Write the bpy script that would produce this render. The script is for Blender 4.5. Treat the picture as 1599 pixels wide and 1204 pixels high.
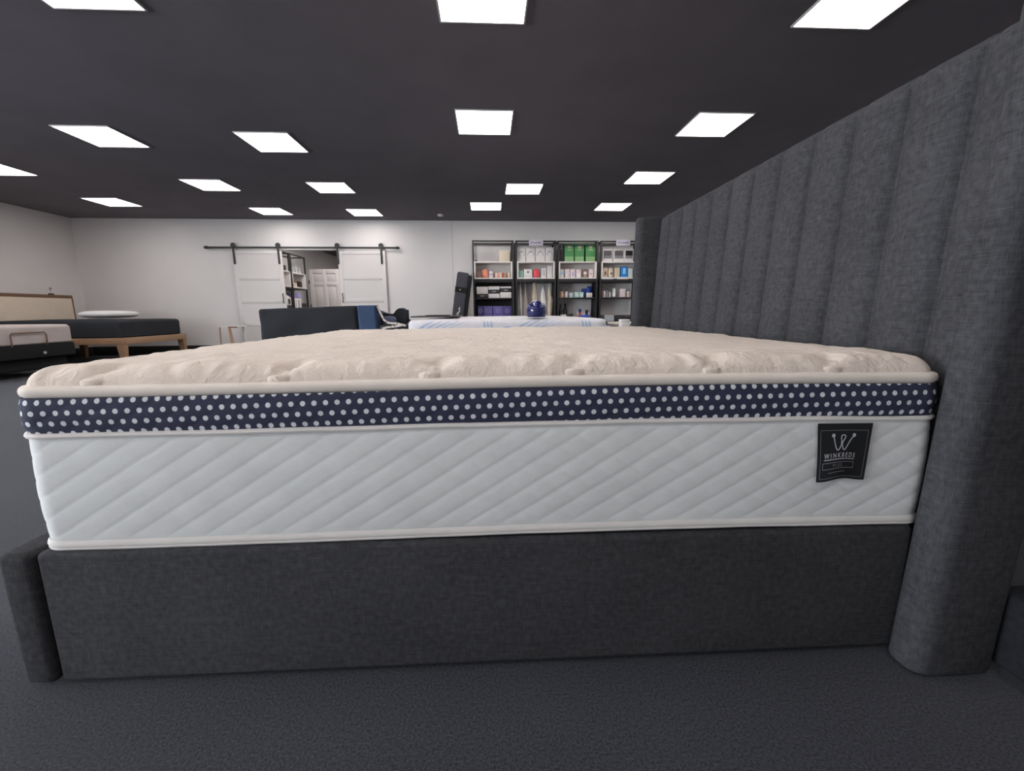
import bpy, bmesh, math, random
from mathutils import Vector, Matrix, noise
import numpy as np

random.seed(7)
for o in list(bpy.data.objects):
    bpy.data.objects.remove(o, do_unlink=True)
SC = bpy.context.scene
COL = SC.collection

# ------------------------------------------------------------------ camera
CAM_H = 0.86
FPX, YAW, PITCH, ROLL = 659.85, 0.0546332, 0.1736027, -0.008815
def cam_axes():
    cy, sy, cp, sp = math.cos(YAW), math.sin(YAW), math.cos(PITCH), math.sin(PITCH)
    f = Vector((sy*cp, cy*cp, -sp)); r = Vector((cy, -sy, 0)); u = r.cross(f)
    cr, sr = math.cos(ROLL), math.sin(ROLL)
    return cr*r + sr*u, -sr*r + cr*u, f
CR, CU, CF = cam_axes()
CP = Vector((0, 0, CAM_H))
cd = bpy.data.cameras.new('camera'); co = bpy.data.objects.new('camera', cd); COL.objects.link(co)
cd.sensor_fit = 'HORIZONTAL'; cd.sensor_width = 36; cd.lens = FPX/1599*36
cd.clip_start = .02; cd.clip_end = 100
co.matrix_world = Matrix(((CR.x, CU.x, -CF.x, 0), (CR.y, CU.y, -CF.y, 0), (CR.z, CU.z, -CF.z, CAM_H), (0, 0, 0, 1)))
SC.camera = co

# ------------------------------------------------------------------ light, exposure
PANEL_STRENGTH = 7.3
DAYLIGHT = 420
w = bpy.data.worlds.new('world'); SC.world = w; w.use_nodes = True
w.node_tree.nodes['Background'].inputs[0].default_value = (.62, .74, .95, 1)
w.node_tree.nodes['Background'].inputs[1].default_value = 1.0
ld = bpy.data.lights.new('window_daylight', 'AREA'); ld.energy = DAYLIGHT; ld.shape = 'RECTANGLE'; ld.size = 5.0; ld.size_y = 2.0
ld.color = (.87, .94, 1.0)
lo = bpy.data.objects.new('window_daylight', ld); COL.objects.link(lo)
lo.location = (-8.68, -.9, 1.45); lo.rotation_euler = (math.radians(90), 0, math.radians(-90))
vs = SC.view_settings
vs.view_transform = 'Standard'; vs.look = 'None'; vs.gamma = 1; vs.use_curve_mapping = False
vs.exposure = 0.88

# ------------------------------------------------------------------ helpers
def lin(c):
    return tuple(((v/255)/12.92 if v/255 <= .04045 else ((v/255+.055)/1.055)**2.4) for v in c)
MATS = {}
def mat(name, rgb, rough=.6, var=0, scale=30, metal=0, bump=0, bscale=200, coat=0, stretch=(1, 1, 1), sheen=0, spec=.5):
    if name in MATS: return MATS[name]
    m = bpy.data.materials.new(name); m.use_nodes = True; nt = m.node_tree; b = nt.nodes['Principled BSDF']
    c = lin(rgb)
    b.inputs['Base Color'].default_value = (*c, 1); b.inputs['Roughness'].default_value = rough; b.inputs['Metallic'].default_value = metal
    b.inputs['Coat Weight'].default_value = coat; b.inputs['Sheen Weight'].default_value = sheen
    b.inputs['Specular IOR Level'].default_value = spec
    if var or bump:
        tc = nt.nodes.new('ShaderNodeTexCoord'); mp = nt.nodes.new('ShaderNodeMapping'); mp.inputs['Scale'].default_value = stretch
        nt.links.new(tc.outputs['Object'], mp.inputs[0])
    if var:
        n = nt.nodes.new('ShaderNodeTexNoise'); n.inputs['Scale'].default_value = scale; n.inputs['Detail'].default_value = 4
        r = nt.nodes.new('ShaderNodeValToRGB')
        r.color_ramp.elements[0].position = .3; r.color_ramp.elements[1].position = .7
        r.color_ramp.elements[0].color = (*[x*(1-var) for x in c], 1); r.color_ramp.elements[1].color = (*[min(1, x*(1+var)) for x in c], 1)
        nt.links.new(mp.outputs[0], n.inputs['Vector']); nt.links.new(n.outputs['Fac'], r.inputs[0]); nt.links.new(r.outputs[0], b.inputs['Base Color'])
    if bump:
        n2 = nt.nodes.new('ShaderNodeTexNoise'); n2.inputs['Scale'].default_value = bscale; n2.inputs['Detail'].default_value = 3
        bp = nt.nodes.new('ShaderNodeBump'); bp.inputs['Strength'].default_value = bump; bp.inputs['Distance'].default_value = .004
        nt.links.new(mp.outputs[0], n2.inputs['Vector']); nt.links.new(n2.outputs['Fac'], bp.inputs['Height']); nt.links.new(bp.outputs[0], b.inputs['Normal'])
    MATS[name] = m
    return m
def woven(name, rgb, var=.45, fine=420, slub=9, light=None):
    """heathered woven cloth: two stretched noises for warp and weft plus slubs"""
    m = bpy.data.materials.new(name); m.use_nodes = True; nt = m.node_tree; b = nt.nodes['Principled BSDF']
    c = lin(rgb); tc = nt.nodes.new('ShaderNodeTexCoord')
    outs = []
    for st in ((slub, slub, fine), (fine, fine, slub*2.2), (70, 70, 70), (4, 4, 5)):
        mp = nt.nodes.new('ShaderNodeMapping'); mp.inputs['Scale'].default_value = st; nt.links.new(tc.outputs['Object'], mp.inputs[0])
        n = nt.nodes.new('ShaderNodeTexNoise'); n.inputs['Scale'].default_value = 1; n.inputs['Detail'].default_value = 2; nt.links.new(mp.outputs[0], n.inputs['Vector'])
        outs.append(n.outputs['Fac'])
    def add(a, bb, op='ADD', v=None):
        k = nt.nodes.new('ShaderNodeMath'); k.operation = op; nt.links.new(a, k.inputs[0])
        if bb is not None: nt.links.new(bb, k.inputs[1])
        else: k.inputs[1].default_value = v
        return k.outputs[0]
    s = add(add(outs[0], outs[1]), add(outs[2], add(outs[3], None, 'MULTIPLY', .5)))
    s = add(s, None, 'DIVIDE', 3.5)
    r = nt.nodes.new('ShaderNodeValToRGB'); r.color_ramp.elements[0].position = .36; r.color_ramp.elements[1].position = .64
    r.color_ramp.elements[0].color = (*[x*(1-var) for x in c], 1); r.color_ramp.elements[1].color = (*[min(1, x*(1+var)) for x in (light and lin(light) or c)], 1)
    nt.links.new(s, r.inputs[0]); nt.links.new(r.outputs[0], b.inputs['Base Color'])
    bp = nt.nodes.new('ShaderNodeBump'); bp.inputs['Strength'].default_value = .25; bp.inputs['Distance'].default_value = .002
    nt.links.new(s, bp.inputs['Height']); nt.links.new(bp.outputs[0], b.inputs['Normal'])
    b.inputs['Roughness'].default_value = .95; b.inputs['Specular IOR Level'].default_value = .1
    return m
def emit(name, rgb, s):
    m = bpy.data.materials.new(name); m.use_nodes = True; nt = m.node_tree; nt.nodes.clear()
    e = nt.nodes.new('ShaderNodeEmission'); e.inputs[0].default_value = (*rgb, 1); e.inputs[1].default_value = s
    o = nt.nodes.new('ShaderNodeOutputMaterial'); nt.links.new(e.outputs[0], o.inputs[0]); return m

class MB:
    def __init__(s): s.v = []; s.f = []; s.uv = None
    def add(s, v, f):
        k = len(s.v); s.v += [tuple(p) for p in v]; s.f += [tuple(i+k for i in q) for q in f]; return s
    def box(s, x0, x1, y0, y1, z0, z1):
        v = [(x, y, z) for z in (z0, z1) for y in (y0, y1) for x in (x0, x1)]
        return s.add(v, [(0, 2, 3, 1), (4, 5, 7, 6), (0, 1, 5, 4), (2, 6, 7, 3), (0, 4, 6, 2), (1, 3, 7, 5)])
    def rbox(s, x0, x1, y0, y1, z0, z1, r=.005, seg=2):
        bm = bmesh.new(); bmesh.ops.create_cube(bm, size=1)
        for q in bm.verts: q.co = ((x0+x1)/2+q.co.x*(x1-x0), (y0+y1)/2+q.co.y*(y1-y0), (z0+z1)/2+q.co.z*(z1-z0))
        r = min(r, .49*min(x1-x0, y1-y0, z1-z0))
        bmesh.ops.bevel(bm, geom=bm.edges[:], offset=r, segments=seg, profile=.5, affect='EDGES')
        bm.verts.index_update(); s.add([q.co[:] for q in bm.verts], [[q.index for q in f.verts] for f in bm.faces]); bm.free(); return s
    def tube(s, pts, r, n=8, closed=False, flat=1.0):
        pts = [Vector(p) for p in pts]; N = len(pts); rings = []; ref = Vector((0, 0, 1))
        for i, p in enumerate(pts):
            a = pts[(i-1) % N] if (closed or i > 0) else p; b = pts[(i+1) % N] if (closed or i < N-1) else p
            t = (b-a).normalized()
            rf = ref if abs(t.dot(ref)) < .95 else Vector((1, 0, 0))
            e1 = t.cross(rf).normalized(); e2 = e1.cross(t).normalized()
            rr = r[i] if isinstance(r, (list, tuple)) else r
            rings.append([p + rr*(math.cos(2*math.pi*k/n)*e1 + flat*math.sin(2*math.pi*k/n)*e2) for k in range(n)])
        return s.rings(rings, closed, cap=not closed)
    def rings(s, rings, closed=False, cap=False, wrap=True):
        n = len(rings[0]); k = len(s.v); N = len(rings)
        for q in rings: s.v += [tuple(p) for p in q]
        for i in range(N if closed else N-1):
            i2 = (i+1) % N
            for j in range(n if wrap else n-1):
                j2 = (j+1) % n; s.f.append((k+i*n+j, k+i*n+j2, k+i2*n+j2, k+i2*n+j))
        if cap:
            s.f.append(tuple(k+j for j in range(n))[::-1]); s.f.append(tuple(k+(N-1)*n+j for j in range(n)))
        return s
    def lathe(s, prof, n=20, c=(0, 0, 0)):
        return s.rings([[(c[0]+r*math.cos(2*math.pi*j/n), c[1]+r*math.sin(2*math.pi*j/n), c[2]+z) for j in range(n)] for r, z in prof], cap=True)
    def prism_y(s, poly, y0, y1):
        """polygon in x,z, extruded along y"""
        n = len(poly); k = len(s.v)
        s.v += [(x, y0, z) for x, z in poly]+[(x, y1, z) for x, z in poly]
        s.f.append(tuple(k+i for i in range(n))); s.f.append(tuple(k+n+i for i in range(n))[::-1])
        for i in range(n): s.f.append((k+i, k+n+i, k+n+(i+1) % n, k+(i+1) % n))
        return s
    def pillow(s, c, a, b, h, e=.55, n=20, sag=0):
        """superellipse cushion, half sizes a,b, half height h"""
        sg = lambda x, p: math.copysign(abs(x)**p, x)
        rings = []
        for i in range(n+1):
            ph = -math.pi/2+math.pi*i/n; cz = sg(math.sin(ph), .9); cr = max(.002, abs(math.cos(ph)))**.55
            rings.append([(c[0]+a*cr*sg(math.cos(t), e), c[1]+b*cr*sg(math.sin(t), e), c[2]+h*cz) for t in [2*math.pi*j/(2*n) for j in range(2*n)]])
        return s.rings(rings, cap=True)
    def rot(s, m):
        s.v = [tuple(m @ Vector(p)) for p in s.v]; return s
    def build(s, name, m, parent=None, smooth=True, angle=35, loc=None):
        me = bpy.data.meshes.new(name); me.from_pydata(s.v, [], s.f)
        if s.uv:
            ul = me.uv_layers.new(name='UVMap')
            for l in me.loops: ul.data[l.index].uv = s.uv[l.vertex_index]
        bm = bmesh.new(); bm.from_mesh(me); bmesh.ops.recalc_face_normals(bm, faces=bm.faces); bm.to_mesh(me); bm.free()
        if smooth:
            me.shade_smooth(); me.set_sharp_from_angle(angle=math.radians(angle))
        me.materials.append(m)
        o = bpy.data.objects.new(name, me); COL.objects.link(o)
        if parent: o.parent = parent
        if loc: o.location = loc
        return o
def tag(o, label, cat, group=None):
    o['label'] = label; o['category'] = cat
    if group: o['group'] = group
    return o
def thing(name, label, cat, loc=(0, 0, 0), rz=0, group=None):
    o = bpy.data.objects.new(name, None); COL.objects.link(o); o.location = loc; o.rotation_euler = (0, 0, rz); o.empty_display_size = .1
    return tag(o, label, cat, group)
def struct(o): o['kind'] = 'structure'; return o
def dup(o, loc=None, parent=None):
    c = o.copy(); COL.objects.link(c); c.parent = parent
    if loc is not None: c.location = loc
    for ch in o.children: dup(ch, None, c)
    return c
def text_mesh(s, size, bold=0, shear=0):
    cu = bpy.data.curves.new('lettering', 'FONT'); cu.body = s; cu.size = size; cu.align_x = 'CENTER'; cu.align_y = 'CENTER'; cu.offset = bold; cu.shear = shear
    ob = bpy.data.objects.new('lettering', cu); COL.objects.link(ob)
    me = bpy.data.meshes.new_from_object(ob.evaluated_get(bpy.context.evaluated_depsgraph_get()))
    v = [q.co[:] for q in me.vertices]; f = [tuple(p.vertices) for p in me.polygons]
    bpy.data.objects.remove(ob); bpy.data.meshes.remove(me); bpy.data.curves.remove(cu)
    return v, f

# back wall frame: origin on the wall, u along it, off = distance in front of it
WA = math.radians(1.3); WP = Vector((-2.8614, 9.690, 0)); WE = Vector((math.cos(WA), math.sin(WA), 0)); WN = Vector((-math.sin(WA), math.cos(WA), 0))
def wpt(u, off, z): return WP + WE*u - WN*off + Vector((0, 0, z))
def ray(x, y): return CF + CR*((x-799.5)/FPX) - CU*((y-602)/FPX)
def wu(x, y, off):            # photo point -> (u, z) on a plane parallel to the back wall
    d = ray(x, y); q = WP - WN*off; t = (q-CP).dot(WN)/d.dot(WN); P = CP + d*t
    return (P-WP).dot(WE), P.z

# ------------------------------------------------------------------ materials
M_wall = mat('white_wall_paint', (222, 217, 215), .75, var=.015, scale=3, bump=.05, bscale=90)
M_ceil = mat('black_ceiling_paint', (112, 107, 112), .9, var=.06, scale=2, bump=.1, bscale=120, spec=.2)
M_black = mat('black_metal', (38, 36, 38), .5, var=.05, scale=20)
M_blackbase = mat('black_skirting', (30, 29, 30), .6, var=.08, scale=12)
M_white = mat('white_laminate', (226, 220, 216), .45, var=.01, scale=5)
M_door = mat('white_door_paint', (214, 208, 206), .5, var=.012, scale=4)
M_wood = mat('light_oak', (174, 138, 108), .5, var=.16, scale=6, stretch=(2, 14, 14))
M_woodd = mat('walnut_edge', (120, 88, 68), .5, var=.15, scale=6, stretch=(2, 14, 14))
M_char = woven('charcoal_upholstery', (59, 59, 62), .36, fine=640, slub=14, light=(67, 67, 70))
M_lining = mat('black_lining', (20, 20, 22), .9, var=.1)
M_frame = mat('panel_trim', (190, 186, 184), .5, var=.01)
M_diff = emit('lit_diffuser', (1.0, .955, .93), PANEL_STRENGTH)

def carpet_mat():
    m = bpy.data.materials.new('charcoal_carpet'); m.use_nodes = True; nt = m.node_tree; b = nt.nodes['Principled BSDF']
    tc = nt.nodes.new('ShaderNodeTexCoord')
    n = nt.nodes.new('ShaderNodeTexNoise'); n.inputs['Scale'].default_value = 190; n.inputs['Detail'].default_value = 5; n.inputs['Roughness'].default_value = .7
    n2 = nt.nodes.new('ShaderNodeTexNoise'); n2.inputs['Scale'].default_value = 1.7; n2.inputs['Detail'].default_value = 3
    nt.links.new(tc.outputs['Object'], n.inputs['Vector']); nt.links.new(tc.outputs['Object'], n2.inputs['Vector'])
    mx = nt.nodes.new('ShaderNodeMath'); mx.operation = 'MULTIPLY_ADD'; mx.inputs[1].default_value = .12; nt.links.new(n2.outputs['Fac'], mx.inputs[0]); nt.links.new(n.outputs['Fac'], mx.inputs[2])
    r = nt.nodes.new('ShaderNodeValToRGB'); r.color_ramp.elements[0].position = .40; r.color_ramp.elements[1].position = .74
    r.color_ramp.elements[0].color = (*lin((25, 26, 31)), 1); r.color_ramp.elements[1].color = (*lin((80, 82, 92)), 1)
    nt.links.new(mx.outputs[0], r.inputs[0]); nt.links.new(r.outputs[0], b.inputs['Base Color'])
    bp = nt.nodes.new('ShaderNodeBump'); bp.inputs['Strength'].default_value = .8; bp.inputs['Distance'].default_value = .006
    nt.links.new(n.outputs['Fac'], bp.inputs['Height']); nt.links.new(bp.outputs[0], b.inputs['Normal'])
    b.inputs['Roughness'].default_value = 1; b.inputs['Specular IOR Level'].default_value = .1; b.inputs['Sheen Weight'].default_value = .15
    return m
M_carpet = carpet_mat()

def knit(name, rgb, bump=.35, mid=0):
    m = bpy.data.materials.new(name); m.use_nodes = True; nt = m.node_tree; b = nt.nodes['Principled BSDF']
    c = lin(rgb); tc = nt.nodes.new('ShaderNodeTexCoord')
    n = nt.nodes.new('ShaderNodeTexNoise'); n.inputs['Scale'].default_value = 350; n.inputs['Detail'].default_value = 2
    n2 = nt.nodes.new('ShaderNodeTexNoise'); n2.inputs['Scale'].default_value = 14; n2.inputs['Detail'].default_value = 3
    for q in (n, n2): nt.links.new(tc.outputs['Object'], q.inputs['Vector'])
    r = nt.nodes.new('ShaderNodeValToRGB'); r.color_ramp.elements[0].position = .3; r.color_ramp.elements[1].position = .7
    r.color_ramp.elements[0].color = (*[x*.95 for x in c], 1); r.color_ramp.elements[1].color = (*[min(1, x*1.03) for x in c], 1)
    nt.links.new(n2.outputs['Fac'], r.inputs[0]); nt.links.new(r.outputs[0], b.inputs['Base Color'])
    bp = nt.nodes.new('ShaderNodeBump'); bp.inputs['Strength'].default_value = bump; bp.inputs['Distance'].default_value = .0015
    nt.links.new(n.outputs['Fac'], bp.inputs['Height']); nt.links.new(bp.outputs[0], b.inputs['Normal'])
    if mid:
        n3 = nt.nodes.new('ShaderNodeTexNoise'); n3.inputs['Scale'].default_value = mid; n3.inputs['Detail'].default_value = 3; n3.inputs['Distortion'].default_value = 1.2
        nt.links.new(tc.outputs['Object'], n3.inputs['Vector']); b2 = nt.nodes.new('ShaderNodeBump'); b2.inputs['Strength'].default_value = .55; b2.inputs['Distance'].default_value = .006
        nt.links.new(n3.outputs['Fac'], b2.inputs['Height']); nt.links.new(b2.outputs[0], bp.inputs['Normal'])
    b.inputs['Roughness'].default_value = .9; b.inputs['Specular IOR Level'].default_value = .2; b.inputs['Sheen Weight'].default_value = .1
    return m
M_top = knit('cream_knit_cover', (220, 206, 194), .5, 42)
M_border = knit('white_knit_border', (222, 223, 222), .3)
M_bind = knit('cream_binding_tape', (226, 215, 205), .15)
M_tape = knit('white_binding_tape', (222, 216, 212), .15)

def dots_mat():
    m = bpy.data.materials.new('navy_polka_dot_cloth'); m.use_nodes = True; nt = m.node_tree; b = nt.nodes['Principled BSDF']
    uv = nt.nodes.new('ShaderNodeUVMap'); sp = nt.nodes.new('ShaderNodeSeparateXYZ'); nt.links.new(uv.outputs[0], sp.inputs[0])
    def mth(op, a, bb=None):
        k = nt.nodes.new('ShaderNodeMath'); k.operation = op
        for i, q in enumerate((a, bb)):
            if q is None: continue
            if isinstance(q, (int, float)): k.inputs[i].default_value = q
            else: nt.links.new(q, k.inputs[i])
        return k.outputs[0]
    A, B, RR = .0243, .0228, .0056
    v = mth('SUBTRACT', sp.outputs[1], mth('MULTIPLY', sp.outputs[0], .0178))
    vb = mth('DIVIDE', v, B); row = mth('FLOOR', vb)
    half = mth('MULTIPLY', mth('FLOORED_MODULO', row, 2.0), .5)
    uu = mth('ADD', mth('DIVIDE', sp.outputs[0], A), half)
    fu = mth('MULTIPLY', mth('SUBTRACT', mth('FRACT', uu), .5), A); fv = mth('MULTIPLY', mth('SUBTRACT', mth('FRACT', vb), .5), B)
    d2 = mth('SQRT', mth('ADD', mth('MULTIPLY', fu, fu), mth('MULTIPLY', fv, fv)))
    mr = nt.nodes.new('ShaderNodeMapRange'); nt.links.new(d2, mr.inputs[0]); mr.inputs[1].default_value = RR-.0005; mr.inputs[2].default_value = RR+.0005; mr.inputs[3].default_value = 1; mr.inputs[4].default_value = 0
    mix = nt.nodes.new('ShaderNodeMix'); mix.data_type = 'RGBA'; nt.links.new(mr.outputs[0], mix.inputs[0])
    mix.inputs[6].default_value = (*lin((56, 58, 78)), 1); mix.inputs[7].default_value = (*lin((214, 216, 220)), 1)
    nt.links.new(mix.outputs[2], b.inputs['Base Color']); b.inputs['Roughness'].default_value = .85; b.inputs['Specular IOR Level'].default_value = .2
    return m
M_dots = dots_mat()

# ------------------------------------------------------------------ setting
ZC = 2.816
XL, XR, YF, YB = -8.47, 6.4, -4.2, 17.0
struct(MB().box(XL-.2, XR+.2, YF-.2, YB+.2, -.15, 0).build('floor', M_carpet, smooth=False))
struct(MB().box(XL-.2, XR+.2, YF-.2, YB+.2, ZC, ZC+.15).build('ceiling', M_ceil, smooth=False))
WIN = (-3.4, 1.6, .45, 2.45)      # shop window in the left wall, nearer than the picture shows
b = MB().box(XL-.15, XL, YF, WIN[0], 0, ZC).box(XL-.15, XL, WIN[1], 9.9, 0, ZC).box(XL-.15, XL, WIN[0], WIN[1], 0, WIN[2]).box(XL-.15, XL, WIN[0], WIN[1], WIN[3], ZC)
struct(b.build('wall_left', M_wall, smooth=False))
struct(MB().box(XR, XR+.15, YF, 10.2, 0, ZC).build('wall_right', M_wall, smooth=False))
struct(MB().box(XL, XR, YF-.15, YF, 0, ZC).build('wall_front', M_wall, smooth=False))
wf = MB()
for y in (-3.4, -1.75, -.1, 1.54): wf.box(XL-.1, XL-.04, y, y+.06, WIN[2], WIN[3])
wf.box(XL-.1, XL-.04, -3.4, 1.6, WIN[2], WIN[2]+.06).box(XL-.1, XL-.04, -3.4, 1.6, WIN[3]-.06, WIN[3])
struct(wf.build('window_1', M_black, smooth=False))
# back wall with the storeroom opening
wb = bpy.data.objects
OP0, OP1, OPZ = -1.62, -.22, 2.195
b = MB().box(-5.75, OP0, 0, .12, 0, ZC).box(OP1, 9.3, 0, .12, 0, ZC).box(OP0, OP1, 0, .12, OPZ, ZC)
o = struct(b.build('wall_back', M_wall, smooth=False)); o.location = WP; o.rotation_euler = (0, 0, WA)
b = MB().rbox(-5.6, OP0-.0, -.014, 0, 0, .19, .004).rbox(OP1, 9.2, -.014, 0, 0, .19, .004)
o = struct(b.build('baseboard_back', M_blackbase)); o.location = WP; o.rotation_euler = (0, 0, WA)
struct(MB().rbox(XL, XL+.014, YF, 9.56, 0, .19, .004).build('baseboard_left', M_blackbase))
u0 = wu(706, 380, 0)[0]
o = struct(MB().rbox(u0-.006, u0+.006, -.004, 0, .19, ZC, .0015).build('trim_1', mat('joint_strip', (196, 190, 190), .6, var=.02))); o.location = WP; o.rotation_euler = (0, 0, WA)
# storeroom shell
struct(MB().box(-5.42, -5.30, 9.86, YB, 0, ZC).build('wall_storeroom_left', M_wall, smooth=False))
struct(MB().box(-5.5, -1.0, YB-.12, YB, 0, ZC).build('wall_storeroom_back', M_wall, smooth=False))
struct(MB().box(-1.6, -1.48, 9.9, YB, 0, ZC).build('wall_storeroom_right', M_wall, smooth=False))

# ------------------------------------------------------------------ ceiling lights
def light_panel(label, x, y, src=None, g='square ceiling light panels'):
    if src:
        t = dup(src, (x, y, ZC)); t['label'] = label; t['group'] = g; return t
    t = thing('light_panel', label, 'ceiling light', (x, y, ZC), 0, g)
    s = .2795; e = .292
    fr = MB().rbox(-e, e, -e, -s, -.012, 0, .002).rbox(-e, e, s, e, -.012, 0, .002).rbox(-e, -s, -s, s, -.012, 0, .002).rbox(s, e, -s, s, -.012, 0, .002)
    fr.build('panel_frame', M_frame, t)
    MB().box(-s, s, -s, s, -.009, -.004).build('diffuser', M_diff, t, smooth=False)
    return t
LP = [
 ('lit square ceiling panel cut by the top edge, far left of three', -2.467, 2.970),
 ('lit square ceiling panel highest on the left, below the cut-off top left one', -4.236, 5.353),
 ('lit square ceiling panel cut by the left edge above the left wall', -6.591, 6.470),
 ('lit square ceiling panel nearest the back left room corner', -6.545, 8.249),
 ('lit square ceiling panel above and left of the barn door rail start', -4.208, 7.178),
 ('lit square ceiling panel large, between left wall and centre row, beside the highest left one', -2.449, 5.456),
 ('lit square ceiling panel close to the back wall above the left barn door', -4.152, 8.900),
 ('lit square ceiling panel middle one of the line running to the right barn door', -2.430, 7.271),
 ('lit square ceiling panel close to the back wall above the right barn door', -2.393, 8.975),
 ('lit square ceiling panel cut by the top edge in the middle', 0.0, 2.998),
 ('lit square ceiling panel large and straight-on in the middle of the ceiling', 0.0, 4.851),
 ('lit square ceiling panel set off to the right above the second shelving rack', .614, 7.271),
 ('lit square ceiling panel close to the back wall above the first shelving rack', 0.0, 8.426),
 ('lit square ceiling panel large, above the grey headboard, right of centre', 2.449, 4.823),
 ('lit square ceiling panel middle one of the right line toward the headboard post', 2.439, 6.647),
 ('lit square ceiling panel farthest in the right line, above the last shelving rack', 2.411, 8.416),
 ('lit square ceiling panel cut by the top edge on the right above the headboard', 2.449, 2.951)]
first = None
for lb, x, y in LP:
    t = light_panel(lb, x, y, first); first = first or t
near = [(-6.59, 4.63), (-6.59, 2.8), (-6.59, .96), (-4.24, 3.5), (-4.24, 1.7), (-2.45, 1.1), (0, 1.15), (4.9, 4.8), (4.9, 6.6), (4.9, 8.4), (-4.24, -.2), (-2.45, -.8), (0, -.7), (-6.59, -.9), (-2.45, -2.6), (-4.24, -2.6)]
for x, y in near:
    light_panel('lit square ceiling panel over the near end of the showroom, outside the view', x, y, first, 'near ceiling light panels')
for x, y in [(-4.1, 10.5), (-2.9, 10.5), (-4.1, 11.6), (-2.9, 11.6), (-3.3, 14.5)]:  # unseen panels added to brighten the storeroom and its door
    light_panel('added lit ceiling panel inside the storeroom, out of view', x, y, first, 'added storeroom light panels')
sd = MB().lathe([(.0, 0), (.062, 0), (.062, -.018), (.05, -.032), (.02, -.036), (0, -.036)], 24).build('smoke_detector', M_white)
sd.location = (-.93, 9.15, ZC); tag(sd, 'small round white smoke detector on the black ceiling near back wall', 'smoke detector')

# ------------------------------------------------------------------ the upholstered bed
BED = (0, .9, 0); BR = math.radians(-.66)
bed = thing('upholstered_bed', 'charcoal upholstered bed frame with tall channelled winged headboard', 'bed', BED, BR)
FT = .342
rail = MB().rbox(-1.012, 1.02, .0, .06, .012, FT, .014, 4); rail.build('side_rail', M_char, bed)
MB().rbox(-1.012, 1.02, 1.93, 1.99, .012, FT, .014, 4).build('side_rail', M_char, bed)
MB().rbox(-1.092, -1.02, -.004, 1.99, .012, FT, .016, 4).build('footboard', M_char, bed)
MB().box(-1.01, 1.04, .06, 1.93, .29, .335).build('mattress_deck', M_lining, bed, smooth=False)
for x in (-.95, .9):
    for y in (.25, 1.75): MB().rbox(x-.03, x+.03, y-.03, y+.03, 0, .29, .004).build('leg', M_lining, bed)
HT = 1.462
LEAN = math.tan(math.radians(3.2))
def hx(z): return 1.075 + (z-.6)*LEAN
hb = MB()
poly = [(hx(.03)+.02, .012), (hx(HT)+.012, HT-.012), (hx(HT)+.03, HT), (hx(HT)+.085, HT), (hx(HT)+.10, HT-.02), (1.15, .012)]
hb.prism_y(poly, -.03, 1.965)
head = hb.build('headboard', M_char, bed, angle=25)
seams = [-.03] + [.1155+.1705*k for k in range(11)] + [1.965]
def channel(y0, y1):
    b = MB(); nz, ny = 36, 14; front = []
    for i in range(nz+1):
        t = i/nz; z = .3 + t*(HT+.004-.3); row = []
        for j in range(ny+1):
            s = j/ny; y = y0+(y1-y0)*s
            e = min(s, 1-s)*(y1-y0)
            puff = .026*min(1, max(0, 1-(1-min(e/.03, 1))**2)**.5) + .022*math.sin(math.pi*s)
            top = max(0, (z-(HT-.03))/.034); puff *= math.sqrt(max(0, 1-top*top))
            wob = .0025*noise.noise((y*9, z*7, 3.1))*(e/.06)
            row.append((hx(z)+.03-puff-wob + (.0 if e > 0 else .004), y + .0012*noise.noise((z*8, y0*5, 1)), z))
        front.append(row)
    b.rings(front, wrap=False)
    bk = [[(p[0] if False else hx(p[2])+.034, p[1], p[2]) for p in (r[0], r[-1])] for r in front]
    return b
for a, c in zip(seams[:-1], seams[1:]):
    channel(a, min(c, 1.965)).build('channel', M_char, head, angle=60)
def wing(y0, y1, x0, lean):
    b = MB(); r = .042; ring = []; x1 = 1.165; lt = math.tan(math.radians(lean))
    pts = []
    for cx, cyy, a0 in ((x0+r, y1-r*.8, 90), (x0+r, y0+r*.8, 180)):
        for k in range(9):
            a = math.radians(a0 + k*90/8); pts.append((cx+r*math.cos(a), cyy+r*.8*math.sin(a)))
    for cx, cyy, a0 in ((x1-.008, y0+.008, 270), (x1-.008, y1-.008, 0)):
        for k in range(4):
            a = math.radians(a0+k*30); pts.append((cx+.008*math.cos(a), cyy+.008*math.sin(a)))
    cx, cy = (x0+x1)/2, (y0+y1)/2
    rings = []
    for z, sc in [(.012, .96), (.02, 1)]+[(.02+k*(HT-.05)/20, 1) for k in range(1, 21)]+[(HT-.015, .985), (HT-.005, .95), (HT, .86)]:
        rings.append([(cx+(x-cx)*sc+z*lt, cy+(y-cy)*sc, z) for x, y in pts])
    return b.rings(rings, cap=True)
wing(-.088, .0, .978, 2.3).build('wing', M_char, bed, angle=40)
wing(1.968, 2.056, .958, .6).build('wing', M_char, bed, angle=40)
# low base behind the headboard, seen at the right picture edge
t = thing('bed_base', 'low dark upholstered base at right edge behind the tall headboard', 'bed base', (1.178, .10, 0), 0)
MB().rbox(.0, 1.2, -.5, .74, .03, .213, .012, 3).build('base_panel', mat('near_black_cloth', (36, 37, 41), .95, var=.2, scale=60, spec=.1), t)
MB().box(.012, 1.15, -.45, .70, 0, .03).build('plinth', M_lining, t, smooth=False)

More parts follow.
